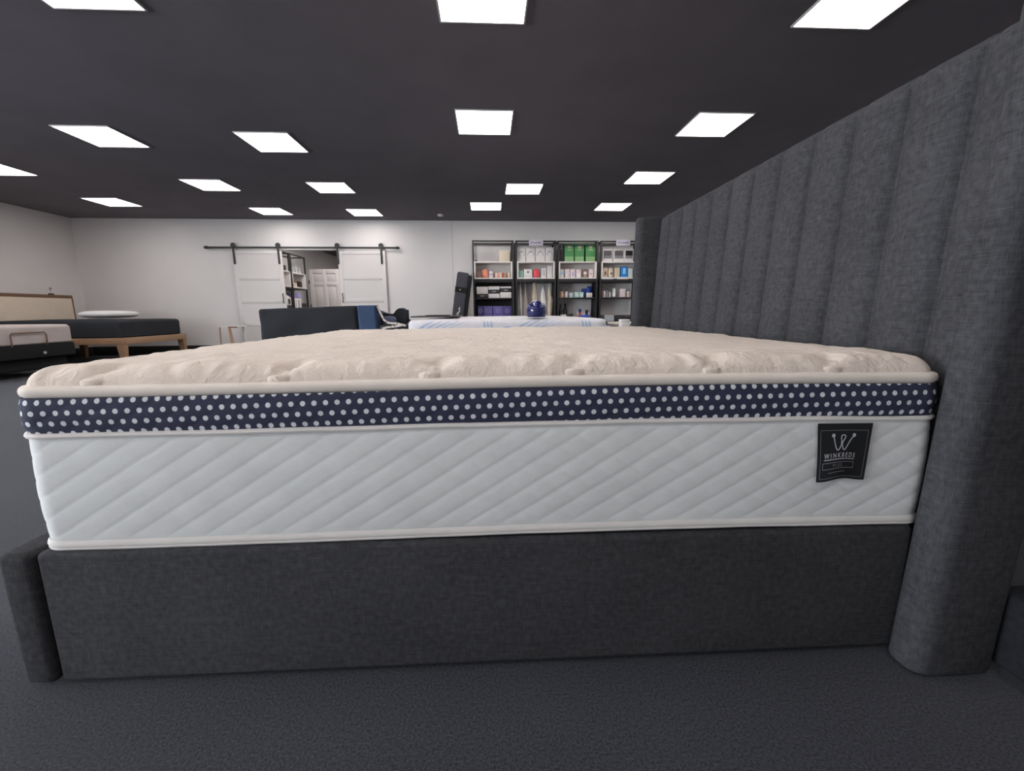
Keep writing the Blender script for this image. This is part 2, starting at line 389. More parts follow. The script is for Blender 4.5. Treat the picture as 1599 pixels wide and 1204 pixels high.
# ------------------------------------------------------------------ the mattress
MX0, MX1, MY0, MY1 = -1.010, 1.054, .014, 1.944
mt = thing('mattress', 'thick pillow-top mattress with navy polka dot band and quilted white sides', 'mattress', BED, BR)
HX, HY = (MX1-MX0)/2, (MY1-MY0)/2; MCX, MCY = (MX0+MX1)/2, (MY0+MY1)/2
def outline(step_near, step_far, r=.052, nc=14, inset=0, d=0):
    """rounded rectangle walked from the near left corner; list of (x, y, nx, ny, arc)"""
    rr = max(r-d, .012); a, bb = HX-d, max(HY-d, .0002); rr = min(rr, bb)
    pts = []; arc = 0
    def edge(p, q, n, step, L):
        k = max(2, int(round(L/step)))
        return [(p[0]+(q[0]-p[0])*i/k, p[1]+(q[1]-p[1])*i/k, n[0], n[1]) for i in range(k)]
    def corner(c, a0):
        return [(c[0]+rr*math.cos(math.radians(a0+90*i/nc)), c[1]+rr*math.sin(math.radians(a0+90*i/nc)), math.cos(math.radians(a0+90*i/nc)), math.sin(math.radians(a0+90*i/nc))) for i in range(nc)]
    LX, LY = 2*(HX-r), 2*(HY-r)
    pts += edge((-a+rr, -bb), (a-rr, -bb), (0, -1), step_near, LX) + corner((a-rr, -bb+rr), -90)
    pts += edge((a, -bb+rr), (a, bb-rr), (1, 0), step_far, LY) + corner((a-rr, bb-rr), 0)
    pts += edge((a-rr, bb), (-a+rr, bb), (0, 1), step_far, LX) + corner((-a+rr, bb-rr), 90)
    pts += edge((-a, bb-rr), (-a, -bb+rr), (-1, 0), step_far, LY) + corner((-a+rr, -bb+rr), 180)
    return [(MCX+x, MCY+y, nx, ny) for x, y, nx, ny in pts]
def sag(x):        # gentle unevenness of the long near edge
    return .006*math.sin(x*2.1+.6) - .004*x
def wall_strip(z0, z1, nz, step, f, uvs=False, far=.03):
    ol = outline(step, far); N = len(ol); arcs = []; a = 0
    for i, p in enumerate(ol):
        q = ol[(i+1) % N]; arcs.append(a); a += math.hypot(q[0]-p[0], q[1]-p[1])
    per = a
    b = MB(); b.uv = []; rings = []
    for k in range(nz+1):
        t = k/nz; z = z0+(z1-z0)*t; row = []
        for (x, y, nx, ny), s in zip(ol, arcs):
            s2 = s if s < per*.8 else s-per
            off = f(s2, t, z, x); row.append((x+nx*off, y+ny*off, z+sag(x))); b.uv.append((s2+.5, z))
        rings.append(row)
    b.rings(rings); return b
TH = math.radians(31.5); PQ = .0825
def quilt(s, z, A1, A2, P=PQ):
    q1 = s - z/math.tan(TH); q2 = s + z/math.tan(TH)
    f = lambda q: 1-math.exp(-(abs((q/P) % 1-.5)*P*math.sin(TH)/.0029)**1.3)+.13*math.cos(2*math.pi*(q/P))
    return A1*f(q1) + A2*f(q2)
ZB0, ZB1, ZN0, ZN1 = .366, .606, .612, .690
def fborder(s, t, z, x):
    A2 = .0001 + .0010*max(0, min(1, (s-.2)/.8))
    base = .003 + .004*math.sin(math.pi*t)
    edge = min(1, min(t, 1-t)/.06)
    return base + (quilt(s, z, .0011, A2)-.001)*edge + .003*noise.noise((s*3, z*6, 0))
wall_strip(ZB0, ZB1, 56, .0042, fborder).build('quilted_border', M_border, mt, angle=180)
def fnavy(s, t, z, x): return .0 + .007*math.sin(math.pi*t)**.7 + quilt(s, z, .0010, .0006) + .002*noise.noise((s*4, z*8, 5))
wall_strip(ZN0, ZN1, 20, .006, fnavy).build('polka_dot_band', M_dots, mt, angle=180)
def ringline(off, z, step=.02):
    return [(x+nx*off, y+ny*off, z+sag(x)+.0015*noise.noise((x*6, y*6, z*9))) for x, y, nx, ny in outline(step, .05)]
MB().tube(ringline(.004, .609), .0062, 8, closed=True).build('lower_piping', M_tape, mt)
bt = wall_strip(.347, .368, 4, .02, lambda s, t, z, x: .004+.005*math.sin(math.pi*t))
bt.build('bottom_tape', M_tape, mt)
MB().tube(ringline(.003, .3495), .005, 8, closed=True).build('bottom_piping', M_tape, mt)
# bottom ticking closes the body
ol = outline(.05, .05); b = MB(); b.v = [(x-nx*.014, y-ny*.014, .348) for x, y, nx, ny in ol]; b.f = [tuple(range(len(ol)))]
b.build('bottom_ticking', M_tape, mt, smooth=False)
# binding flange below the pillow top
rings = []
for k in range(9):
    a = -math.pi/2 + math.pi*k/8
    rings.append((-.004+.010*math.cos(a), .702+.0125*math.sin(a)))
b = MB(); b.rings([[(x+nx*of, y+ny*of, z+sag(x)) for x, y, nx, ny in outline(.02, .04)] for of, z in [(-.02, .690)]+rings+[(-.03, .716)]])
b.build('binding_tape', M_bind, mt)
# pillow top
TUFT = [(-.83, .05), (-.44, .05), (-.115, .05), (.205, .05), (.515, .05), (.80, .05)]
TROW = [(tx+.16*(r % 2), .05+.19*r) for r in range(1, 10) for tx, _ in TUFT]
def topz(x, y, d):
    k = max(0, min((d-.008)/.055, 1)); h = .043*math.sqrt(max(0, 1-(1-k)**2))
    h += .004*(1-math.exp(-d/.3))
    ex = math.exp(-max(0, d-.02)/.07)
    along = x if (y < MY0+.3 or y > MY1-.3) else y
    wr = (.004*noise.noise((x*24, y*9, .3)) + .004*noise.noise((x*48+y*14, y*16, 4.3)))*ex*max(0, min(1, (d-.008)/.02))
    h += wr + .004*noise.noise((x*7, y*7, 2)) + .0022*noise.noise((x*24, y*24, 9)) + .0016*noise.noise((x*60, y*45, 1))
    # quilted waves over the panel
    h += .0035*(abs(math.sin(math.pi*(y/.105+.22*math.sin(x*9)))) - .6)*min(1, d/.12)
    for tx, ty in TUFT:
        dx, dy = x-tx, y-MY0-ty; r2 = dx*dx+dy*dy
        if r2 < .02:
            r = math.sqrt(r2); h -= .017*math.exp(-r2/(.026**2)) + .003*math.cos(9*math.atan2(dy, dx))*math.exp(-r2/(.045**2))*min(1, r/.012)
    for tx, ty in TROW:
        dx, dy = x-tx, y-MY0-ty; r2 = dx*dx+dy*dy
        if r2 < .012: h -= .006*math.exp(-r2/(.03**2))
    return h
ds = [.008, .009, .0105, .013, .0165, .022, .03, .038, .046, .054, .063, .073, .085, .10, .115, .13, .15]
while ds[-1] < HY-.02: ds.append(ds[-1]+.022)
ds.append(HY-.001)
rings = []
for d in ds:
    rings.append([(x, y, .710+topz(x, y, d)+sag(x)*(max(0, 1-d))) for x, y, nx, ny in outline(.008, .022, d=d, nc=12)])
b = MB(); b.rings(rings); pt = b.build('pillow_top', M_top, mt, angle=180)
for tx, ty in TUFT[:6]:
    c = (tx-.015, MY0+.017, .7165+sag(tx))
    MB().pillow(c, .030, .012, .0125, e=1, n=10).build('tuft_cover', M_top, mt)
# hanging label
M_tagb = mat('black_woven_tag', (20, 21, 25), .8, var=.15, scale=300)
M_tagw = mat('silver_print', (188, 188, 196), .7, var=.02)
M_tagg = mat('grey_print', (142, 142, 150), .7, var=.02)
TW, THH = .130, .132; TX, TZ = .747, .600
def tagpt(fx, fy, lift=0):
    yo = .004 + .010*fy**1.5*(.5+.5*math.cos(fx*3.4)) + .004*fy + .003*math.sin(fx*5)*fy
    xx = TX + TW*(fx + .02*math.sin(fy*3)*(1-fx) - (.04*fy*fx))
    z = TZ - THH*(fy*(1+.03*math.cos(fx*6.5)))
    z += sag(TX+TW*fx)
    t = (z-ZB0)/(ZB1-ZB0); bodyoff = .009
    return (xx, MY0-bodyoff-yo-lift, z)
tg = MB(); n = 14
tg.rings([[tagpt(i/n, j/n, 0) for i in range(n+1)] for j in range(n+1)], wrap=False)
tg.rings([[tagpt(i/n, j/n, -.0015) for i in range(n+1)] for j in range(n+1)], wrap=False)
tag_o = tg.build('label_tag', M_tagb, mt); tag_o['label'] = 'black woven label tag with silver crown-like W'
def ribbon(b, pts, wd, lift=.0006, closed=False):
    P = [Vector((x, y)) for x, y in pts]
    L, R = [], []
    for i, p in enumerate(P):
        a = P[i-1] if (i > 0 or closed) else p; c = P[(i+1) % len(P)] if (i < len(P)-1 or closed) else p
        t = (c-a); t.normalize(); nn = Vector((-t.y, t.x))*wd/2
        L.append(tagpt(*(p+nn), lift)); R.append(tagpt(*(p-nn), lift))
    b.rings([[l, r] for l, r in zip(L, R)], closed=closed, wrap=False)
def px(x, y): return ((x-40)/1070, (y-90)/1000)
def smooth_pts(p, k=6):
    out = []
    for i in range(len(p)-1):
        p0, p1, p2, p3 = p[max(i-1, 0)], p[i], p[i+1], p[min(i+2, len(p)-1)]
        for j in range(k):
            t = j/k
            out.append(tuple(.5*((2*p1[q])+(-p0[q]+p2[q])*t+(2*p0[q]-5*p1[q]+4*p2[q]-p3[q])*t*t+(-p0[q]+3*p1[q]-3*p2[q]+p3[q])*t**3) for q in (0, 1)))
    return out+[p[-1]]
pr = MB()
W = [(342, 300), (368, 410), (395, 510), (428, 560), (468, 545), (515, 455), (560, 385), (588, 325), (565, 298), (520, 300), (502, 340), (512, 410), (530, 490), (552, 550), (585, 562), (620, 510), (690, 395), (760, 300)]
ribbon(pr, smooth_pts([px(*p) for p in W]), .020)
def disc(b, c, r, lift=.0007):
    k = len(b.v); b.v += [tagpt(c[0]+r*math.cos(a*math.pi/8), c[1]+r*math.sin(a*math.pi/8)*1.05, lift) for a in range(16)]; b.f.append(tuple(k+i for i in range(16)))
disc(pr, px(342, 300), .033); disc(pr, px(760, 298), .033); disc(pr, px(518, 440), .024)
def letters(b, s, x0, x1, yc, hgt, bold=0, shear=0, lift=.0006):
    v, f = text_mesh(s, 1.0, bold, shear)
    xs = [q[0] for q in v]; ys = [q[1] for q in v]
    sx = (x1-x0)/(max(xs)-min(xs)); sy = hgt/(max(ys)-min(ys))
    b.add([tagpt(*px(x0+(q[0]-min(xs))*sx, yc-(q[1]-(max(ys)+min(ys))/2)*sy), lift) for q in v], f)
letters(pr, 'W I N K B E D S', 165, 825, 655, 84, .022, .1)
ribbon(pr, [px(160+66*i, 723) for i in range(11)], .016)
pr.build('tag_lettering', M_tagw, tag_o, smooth=False)
pg = MB()
def rect(b, x0, y0, x1, y1, wd, k=8):
    for a, c in (((x0, y0), (x1, y0)), ((x1, y0), (x1, y1)), ((x1, y1), (x0, y1)), ((x0, y1), (x0, y0))):
        ribbon(b, [px(a[0]+(c[0]-a[0])*i/k, a[1]+(c[1]-a[1])*i/k) for i in range(k+1)], wd)
rect(pg, 140, 778, 812, 886, .009); letters(pg, 'P L U S', 352, 545, 830, 60, .005)
for i in range(16):
    x = 258+i*23
    ribbon(pg, [px(x, 952), px(x+15, 952)], .012)
rect(pg, 88, 210, 1040, 1040, .006)
pg.build('tag_fine_print', M_tagg, tag_o, smooth=False)

# ------------------------------------------------------------------ generic mattress for the other beds
def mattress_mesh(x0, x1, y0, y1, z0, z1, r=.08, edge=.05, crown=.015, folds=0, nx=60, ny=40):
    """soft block: rounded plan corners, rolled top edges"""
    b = MB(); rings = []
    hx_, hy_ = (x1-x0)/2, (y1-y0)/2; cx, cy = (x0+x1)/2, (y0+y1)/2
    def loop(d):
        out = []; rr = max(r-d, .01); a, c = max(hx_-d, .001), max(hy_-d, .001)
        rr = min(rr, a, c)
        for (sx, sy, a0) in ((1, -1, -90), (1, 1, 0), (-1, 1, 90), (-1, -1, 180)):
            for i in range(7):
                t = math.radians(a0+15*i); out.append((sx*(a-rr)+rr*math.cos(t), sy*(c-rr)+rr*math.sin(t)))
            nxt = {(1, -1): (1, 1, ny), (1, 1): (-1, 1, nx), (-1, 1): (-1, -1, ny), (-1, -1): (1, -1, nx)}[(sx, sy)]
            p = out[-1]; t = math.radians({(1, 1): 0, (-1, 1): 90, (-1, -1): 180, (1, -1): -90}[(nxt[0], nxt[1])])
            q = (nxt[0]*(a-rr)+rr*math.cos(t), nxt[1]*(c-rr)+rr*math.sin(t))
            for i in range(1, nxt[2]): out.append((p[0]+(q[0]-p[0])*i/nxt[2], p[1]+(q[1]-p[1])*i/nxt[2]))
        return out
    prof = [(edge, z0), (.012, z0), (0, z0+.015)] + [(0, z0+.015+(z1-edge-z0-.015)*k/8) for k in range(1, 9)]
    prof += [(edge*(1-math.cos(a)), z1-edge+edge*math.sin(a)) for a in [math.pi/2*k/6 for k in range(1, 7)]]
    lim = min(hx_, hy_); d = edge
    while d < lim-.08: d += .07; prof.append((d, z1+crown*(1-math.exp(-(d-edge)/.25))))
    prof.append((lim-.002, z1+crown))
    for d, z in prof:
        row = []
        for x, y in loop(d):
            k = folds*noise.noise((x*2.2+(z*3.0), y*2.2, z*5)) + folds*.5*noise.noise((x*7+z*9, y*7, z*3)) if folds else 0
            L = math.hypot(x/hx_, y/hy_)+1e-6
            row.append((cx+x+k*x/hx_*.9, cy+y+k*(y/hy_), z+(k*.6 if z > z1-.04 else 0)))
        rings.append(row)
    return b.rings(rings, cap=True)

# bed by the left wall, oak frame
M_linen = woven('cream_linen', (224, 208, 190), .12, fine=200)
M_sheet = mat('charcoal_sheet', (52, 54, 58), .85, var=.12, scale=4, bump=.15, bscale=60, spec=.2)
ta = thing('oak_bed', 'light oak platform bed with cream panel headboard against left wall', 'bed', (-7.25, 8.34, 0))
ax0, ax1, ay0, ay1 = -1.05, 1.05, -.77, .77
MB().rbox(ax0, ax1, ay0, ay0+.045, .36, .47, .006).build('side_rail', M_wood, ta)
MB().rbox(ax0, ax1, ay1-.045, ay1, .36, .47, .006).build('side_rail', M_wood, ta)
MB().rbox(ax1-.05, ax1, ay0+.045, ay1-.045, .36, .47, .006).build('foot_rail', M_wood, ta)
for k in range(6): MB().rbox(-.9+.33*k, -.82+.33*k, ay0+.05, ay1-.05, .40, .425, .004).build('slat', M_wood, ta)
def leg(x, y, sx, sy):
    b = MB(); b.rings([[(x+a, y+c, .36) for a, c in ((-.06, -.05), (.06, -.05), (.06, .05), (-.06, .05))], [(x+sx*.05+a, y+sy*.03+c, 0) for a, c in ((-.03, -.03), (.03, -.03), (.03, .03), (-.03, .03))]], cap=True)
    b.build('leg', M_wood, ta, angle=20)
for x, sx in ((ax1-.07, .2), (ax0+.1, -.2)):
    for y, sy in ((ay0+.05, -.2), (ay1-.05, .2)): leg(x, y, sx, sy)
hd = MB().rbox(-1.09, -1.035, ay0, ay1, 1.19, 1.25, .006).rbox(-1.09, -1.035, ay0, ay0+.03, .36, 1.19, .004).rbox(-1.09, -1.035, ay1-.03, ay1, .36, 1.19, .004)
hf = hd.build('headboard', M_woodd, ta)
MB().rbox(-1.085, -1.03, ay0+.032, ay1-.032, .5, 1.188, .012, 3).build('upholstered_panel', M_linen, hf)
mA = mattress_mesh(-1.02, .99, -.75, .75, 0, .30, edge=.06, folds=.006).build('covered_mattress', M_sheet); mA.location = (-7.25, 8.34, .475)
tag(mA, 'mattress in charcoal sheet on the oak bed by the left wall', 'mattress')
pl = MB().pillow((0, 0, .072), .31, .46, .07, e=.6, n=16).build('pillow', mat('white_pillowcase', (236, 234, 234), .8, var=.02, bump=.2, bscale=14)); pl.location = (-7.22, 8.62, .80)
tag(pl, 'plump white pillow lying on the charcoal mattress', 'pillow')
rl = thing('reading_light', 'tiny metal clip light on the oak headboard rail', 'lamp', (-8.31, 8.72, 1.25))
MB().rbox(-.02, .02, -.04, .04, 0, .025, .004).build('clip', M_black, rl)
MB().tube([(0, 0, .02), (.0, 0, .06), (.02, -.02, .10)], .006, 6).build('stem', M_frame, rl)
MB().lathe([(0, 0), (.02, .0), (.024, .02), (.012, .035), (0, .036)], 12, (.02, -.02, .095)).build('lamp_head', mat('polished_steel', (230, 230, 230), .12, metal=1, var=.01), rl)

# adjustable bed in front of it
M_taupe = mat('taupe_knit', (196, 184, 180), .85, var=.04, scale=8, bump=.2, bscale=160)
tb = thing('adjustable_bed_base', 'black adjustable bed base with retainer bar at far left', 'bed base', (-7.35, 6.1, 0))
MB().rbox(-1.02, 1.02, -.76, .76, .27, .465, .02, 3).build('base_box', M_lining, tb)
MB().rbox(-.95, .93, -.70, .70, .10, .27, .02, 3).build('underside_shade_box', M_lining, tb)  # added dark box, stands in for the shade under the base
for x in (-.85, .85):
    for y in (-.6, .6):
        lg = MB().lathe([(0, .27), (.028, .27), (.028, .05), (0, .05)], 12, (x, y, 0)).build('leg', M_black, tb)
        MB().lathe([(0, .05), (.035, .05), (.04, .025), (.035, 0), (0, 0)], 12, (x, y, 0)).build('foot_pad', M_blackbase, lg)
MB().lathe([(0, 0), (.02, .0), (.02, .012), (0, .012)], 14).rot(Matrix.Rotation(math.radians(90), 4, 'Y')).build('badge', M_frame, tb, loc=(1.02, .29, .34))
bar = [(1.055, -.14, .45), (1.06, -.14, .60), (1.06, -.12, .63), (1.06, .30, .63), (1.06, .32, .60), (1.055, .32, .45)]
MB().tube(bar, .008, 8).build('retainer_bar', M_woodd, tb)
mB = mattress_mesh(-1.0, 1.03, -.76, .76, 0, .26, edge=.05, folds=.004).build('taupe_mattress', M_taupe); mB.location = (-7.35, 6.1, .468)
tag(mB, 'taupe grey mattress on the black adjustable base at far left', 'mattress')

# charcoal covered bed, middle of the room
tcx = thing('covered_bed', 'bed under a charcoal cover with blue turned-back band, middle of room', 'bed', (-1.80, 4.50, 0))
M_blue = mat('denim_blue_cotton', (52, 70, 100), .85, var=.12, scale=12, bump=.2, bscale=80)
M_sheetC = mat('charcoal_cover', (43, 45, 49), .85, var=.12, scale=4, bump=.15, bscale=60, spec=.2)
M_patt = bpy.data.materials.new('speckled_white_cotton'); M_patt.use_nodes = True
_nt = M_patt.node_tree; _b = _nt.nodes['Principled BSDF']; _tc = _nt.nodes.new('ShaderNodeTexCoord'); _v = _nt.nodes.new('ShaderNodeTexVoronoi'); _v.inputs['Scale'].default_value = 42
_nt.links.new(_tc.outputs['Object'], _v.inputs['Vector']); _r = _nt.nodes.new('ShaderNodeValToRGB'); _r.color_ramp.elements[0].position = .30; _r.color_ramp.elements[1].position = .38
_r.color_ramp.elements[0].color = (*lin((90, 80, 92)), 1); _r.color_ramp.elements[1].color = (*lin((214, 204, 198)), 1)
_nt.links.new(_v.outputs['Distance'], _r.inputs[0]); _nt.links.new(_r.outputs[0], _b.inputs['Base Color']); _b.inputs['Roughness'].default_value = .9
MB().rbox(-.5, .93, .05, 1.95, .0, .45, .02).build('bed_base', M_lining, tcx)
cv = mattress_mesh(-.545, .46, 0, 1.95, .34, .905, r=.05, edge=.028, crown=.005, folds=.0, nx=70)
def fall(y, z): return z - (.17*max(0, min(1, (y-.09)/.3))**.8*max(0, min(1, (z-.5)/.4)))   # the top slopes down behind the raised near edge
def drape(p):
    x, y, z = p; k = (x+.545)/1.0
    zz = z + (.028*k if z > .6 else 0)
    f = .016*math.sin(9*(x*.75-(z-.4)*1.1)+.8)*max(0, min(1, (.90-z)/.12)) if y < .3 else 0
    return (x + .03*(.9-z)*(1 if x < -.3 else 0), y - abs(f)*1.0 + .008*noise.noise((x*6, z*9, 1)), fall(y, zz) + .006*noise.noise((x*5, y*4, 2)))
cv.v = [drape(p) for p in cv.v]
cv.build('bed_cover', M_sheetC, tcx)
bb_ = mattress_mesh(.452, .652, -.006, 1.95, .36, .935, r=.03, edge=.02, crown=.0, nx=8)
bb_.v = [(x+.09*max(0, (.92-z))*(.3 if y < .3 else 0), y+.006*noise.noise((x*9, z*9, 4)), fall(y, z)) for x, y, z in bb_.v]
bb_.build('blue_band', M_blue, tcx)
# speckled lining turned out at the open end
pr_ = [(.655, .937), (.668, .90), (.69, .845), (.715, .795), (.76, .765), (.83, .755), (.90, .742), (.93, .735)]
b = MB(); b.rings([[(x, y, z + .004*math.sin(y*22+x*30)) for x, z in pr_]+[(x+.004, y, z-.02) for x, z in pr_[::-1]] for y in [-.002+.018*k for k in range(5)]], cap=True)
b.build('speckled_lining', M_patt, tcx)
b = MB().rbox(.66, .93, .01, .6, .66, .735, .02, 3); b.build('folded_edge', M_blackbase, tcx)
b = MB(); pe = [(.70, .705), (.77, .722), (.85, .730), (.91, .742)]
b.rings([[(x, y, z) for x, z in pe]+[(x, y, z-.022) for x, z in pe[::-1]] for y in (-.012, .02)], cap=True); b.build('speckled_hem', M_patt, tcx)
b = MB(); b.pillow((.755, .115, .785), .075, .03, .038, e=.9, n=12); b.build('blue_roll', mat('slate_blue_cotton', (96, 104, 130), .9, var=.1), tcx)
bk = [(.640, .855), (.706, .849), (.779, .842), (.800, .858), (.815, .880), (.845, .902), (.879, .906), (.900, .890), (.925, .887), (.925, .762), (.885, .735), (.839, .735), (.786, .755), (.733, .795), (.666, .822)]
b = MB(); b.prism_y(bk, .155, .32); b.build('dark_cushion', M_sheetC, tcx, angle=60)

# white mattress with blue swooshes
td = thing('white_bed_base', 'dark base under the white blue-striped mattress behind', 'bed base', (.21, 4.3, 0))
MB().rbox(-.98, .98, .06, 1.5, .12, .48, .02).build('base_box', M_lining, td)
for x in (-.85, .85):
    for y in (.2, 1.35): MB().rbox(x-.03, x+.03, y-.03, y+.03, 0, .12, .005).build('leg', M_black, td)
tm = thing('striped_mattress', 'white mattress printed with pale blue swooshes beyond the pillow-top mattress', 'mattress', (.21, 4.3, .48))
M_dw = knit('white_smooth_knit', (226, 222, 226), .2); M_sw = mat('pale_blue_print', (176, 190, 216), .85, var=.08, scale=20)
mattress_mesh(-1.02, 1.015, 0, 1.52, 0, .298, r=.10, edge=.045, crown=.028, nx=80).build('mattress_body', M_dw, tm)
def swoosh(x0, z0, x1, z1, bend, wd):
    pts = []
    for i in range(15):
        t = i/14; pts.append((x0+(x1-x0)*t + bend*math.sin(math.pi*t), z0+(z1-z0)*t))
    rows = []
    for i, (x, z) in enumerate(pts):
        yy = lambda zz: -.0018 if zz < .253 else (.045-math.sqrt(max(0, .045**2-(zz-.253)**2))-.0018)
        ww = wd*(.35+.65*math.sin(math.pi*(i+1)/16))
        rows.append([(x-ww/2, yy(z), z), (x+ww/2, yy(z), z)])
    sw = MB(); sw.rings(rows, wrap=False); sw.build('swoosh', M_sw, tm)
for cxx in (-.86, .13):
    for k, wd in enumerate((.046, .040, .034, .024, .016)):
        swoosh(cxx-.06+.055*k, .12, cxx+.10+.085*k, .288, -.065, wd)
for cxx in (-.26, .74):
    for k in range(3): swoosh(cxx+.035*k, .16, cxx+.035*k+.006, .285, .012, .022)
for cxx in (-.17, .84):
    rows = []
    for i in range(16):
        t = i/15; x = cxx+.20*t; z = .15+.075*math.sin(t*1.5); rows.append([(x, -.0018, z), (x, -.0018, z+.02*math.sin(math.pi*(i+1)/17))])
    sw = MB(); sw.rings(rows, wrap=False); sw.build('swoosh', M_sw, tm)
# dark tray on it
tr = thing('dark_tray', 'flat dark brown tray with black insert lying on the white striped mattress', 'tray', (-.57, 4.62, .806))
M_brown = mat('dark_brown_leather', (58, 46, 50), .5, var=.1, scale=20)
MB().rbox(-.23, .27, -.16, .5, 0, .014, .005).build('tray_base', M_brown, tr)
MB().rbox(-.10, .14, .0, .42, .0142, .022, .004).build('black_insert', M_lining, tr)
# navy dome
nd = thing('navy_dome', 'glossy navy blue domed case with quilted top on the white striped mattress', 'case', (.50, 4.41, .800))
M_navy = mat('navy_gloss', (34, 36, 92), .12, var=.1, scale=12, coat=.6)
b = MB(); b.lathe([(0, 0), (.088, 0), (.094, .006), (.1, .03), (.103, .058), (.1, .062), (0, .062)], 32); b.build('case_base', mat('navy_leather', (42, 44, 92), .4, var=.1), nd)
b = MB(); rings = []
for i in range(15):
    a = math.pi/2*i/14; rings.append([( (.104*math.cos(a)+.0005)*(1+.035*math.sin(8*t+i*.9)*math.sin(2*a)), (.104*math.cos(a)+.0005)*(1+.035*math.sin(8*t+i*.9)*math.sin(2*a)) if False else 0, 0) for t in [0]])
rings = []
for i in range(18):
    a = math.pi/2*i/17; row = []
    for j in range(48):
        t = 2*math.pi*j/48; f = 1+.05*math.sin(7*t+2.1*i)*math.sin(2*a)**.8 if 0 < i < 17 else 1
        row.append(((.103*math.cos(a)+.0004)*f*math.cos(t), (.103*math.cos(a)+.0004)*f*math.sin(t), .062+.105*math.sin(a)*(.97+.03*f)))
    rings.append(row)
b.rings(rings, cap=True); b.build('quilted_dome', M_navy, nd)
# slim white stand and pale table beside that bed
st = thing('pale_side_table', 'pale grey wooden side table right of the striped mattress', 'table', (1.62, 4.75, 0))
M_pale = mat('pale_grey_wood', (176, 168, 164), .6, var=.12, scale=8, stretch=(1, 1, 16))
MB().rbox(-.22, .2, -.2, .2, .705, .73, .004).build('table_top', M_white, st)
MB().rbox(-.2, .18, -.18, .18, .40, .704, .004).build('drawer_box', M_pale, st)
for x in (-.17, .15):
    for y in (-.15, .15): MB().rbox(x-.02, x+.02, y-.02, y+.02, 0, .40, .004).build('leg', M_pale, st)
ws = thing('white_pedestal', 'slim white upright box in front of the pale side table', 'box', (1.372, 4.24, 0))
MB().rbox(-.043, .043, -.043, .043, 0, .745, .004).build('box_body', M_white, ws)
MB().rbox(-.045, .045, -.045, .045, .745, .772, .003).build('lid', M_white, ws)

# small wooden table by the barn door
sb = thing('small_wooden_table', 'small table with splayed wooden legs in front of the left barn door', 'table', (-5.17, 8.95, 0))
MB().rbox(-.19, .19, -.17, .17, .598, .614, .004).build('table_top', M_white, sb)
MB().rbox(.0, .185, -.172, -.155, .585, .612, .002).build('apron', M_woodd, sb)
for (x0, y0, x1, y1, r0, r1) in ((-.172, -.14, -.185, -.16, .014, .010), (.015, -.15, .095, -.17, .026, .020), (-.15, .14, -.17, .16, .014, .010), (.12, .14, .16, .16, .02, .014)):
    MB().tube([(x0, y0, .597), (x1, y1, 0)], [r0, r1], 10).build('leg', M_wood if y0 < 0 else M_white, sb)

# ------------------------------------------------------------------ barn doors
rr0, zr = wu(318, 386, .07); rr1, _ = wu(624, 388, .07)
zr = 2.235
rt = thing('barn_door_rail', 'long black steel sliding rail above the two white barn doors', 'rail', wpt(0, 0, 0), WA)
MB().rbox(rr0, rr1, -.075, -.065, zr-.02, zr+.02, .002).build('rail_bar', M_black, rt)
for k in range(7):
    u = rr0+.12+(rr1-rr0-.24)*k/6
    MB().lathe([(0, 0), (.012, 0), (.012, .07), (0, .07)], 10).rot(Matrix.Rotation(math.radians(90), 4, 'X')).build('standoff', M_black, rt, loc=(u, 0, zr))
for u in (rr0+.05, rr1-.05): MB().rbox(u-.02, u+.02, -.095, -.05, zr-.03, zr+.03, .004).build('end_stop', M_black, rt)
def barn_door(label, xa, xb, hang, handle_left, hl):
    u0, u1 = wu(xa, 391, .05)[0], wu(xb, 391, .05)[0]
    t = thing('barn_door', label, 'door', wpt((u0+u1)/2, .05, 0), WA, 'white barn doors')
    h = (u1-u0)/2; zt = 2.175; z0 = .03
    MB().box(-h+.01, h-.01, -.008, .008, z0, zt).build('door_panel', M_door, t, smooth=False)
    for s in (-1, 1):
        MB().rbox(min(s*h, s*(h-.085)), max(s*h, s*(h-.085)), -.016, .016, z0, zt, .003).build('stile', M_door, t)
    for zc in (2.145, 1.614, 1.13, .637, .10):
        MB().rbox(-h+.086, h-.086, -.016, .016, zc-.045, zc+.03, .003).build('cross_rail', M_door, t)
    for hx_ in hang:
        u = wu(hx_, 386, .07)[0]-(u0+u1)/2
        hg = MB().rbox(u-.02, u+.02, -.035, -.02, zt-.28, zr+.03, .003).build('hanger', M_black, t)
        MB().lathe([(0, -.008), (.052, -.008), (.055, 0), (.052, .008), (0, .008)], 18).rot(Matrix.Rotation(math.radians(90), 4, 'X')).build('hanger_wheel', M_black, hg, loc=(u, -.02, zr+.045))
    ub = (-h+.045) if handle_left else (h-.045)
    ub += hl
    MB().tube([(ub, -.016, 1.28), (ub, -.05, 1.26), (ub+.012, -.056, 1.18), (ub, -.05, 1.10), (ub, -.016, 1.08)], .010, 8).build('door_handle', M_black, t)
    return t
barn_door('white sliding barn door left of the storeroom opening', 362, 439.5, (364, 434), False, 0)
barn_door('white sliding barn door right of the storeroom opening', 527, 601, (526.5, 595), True, 0)

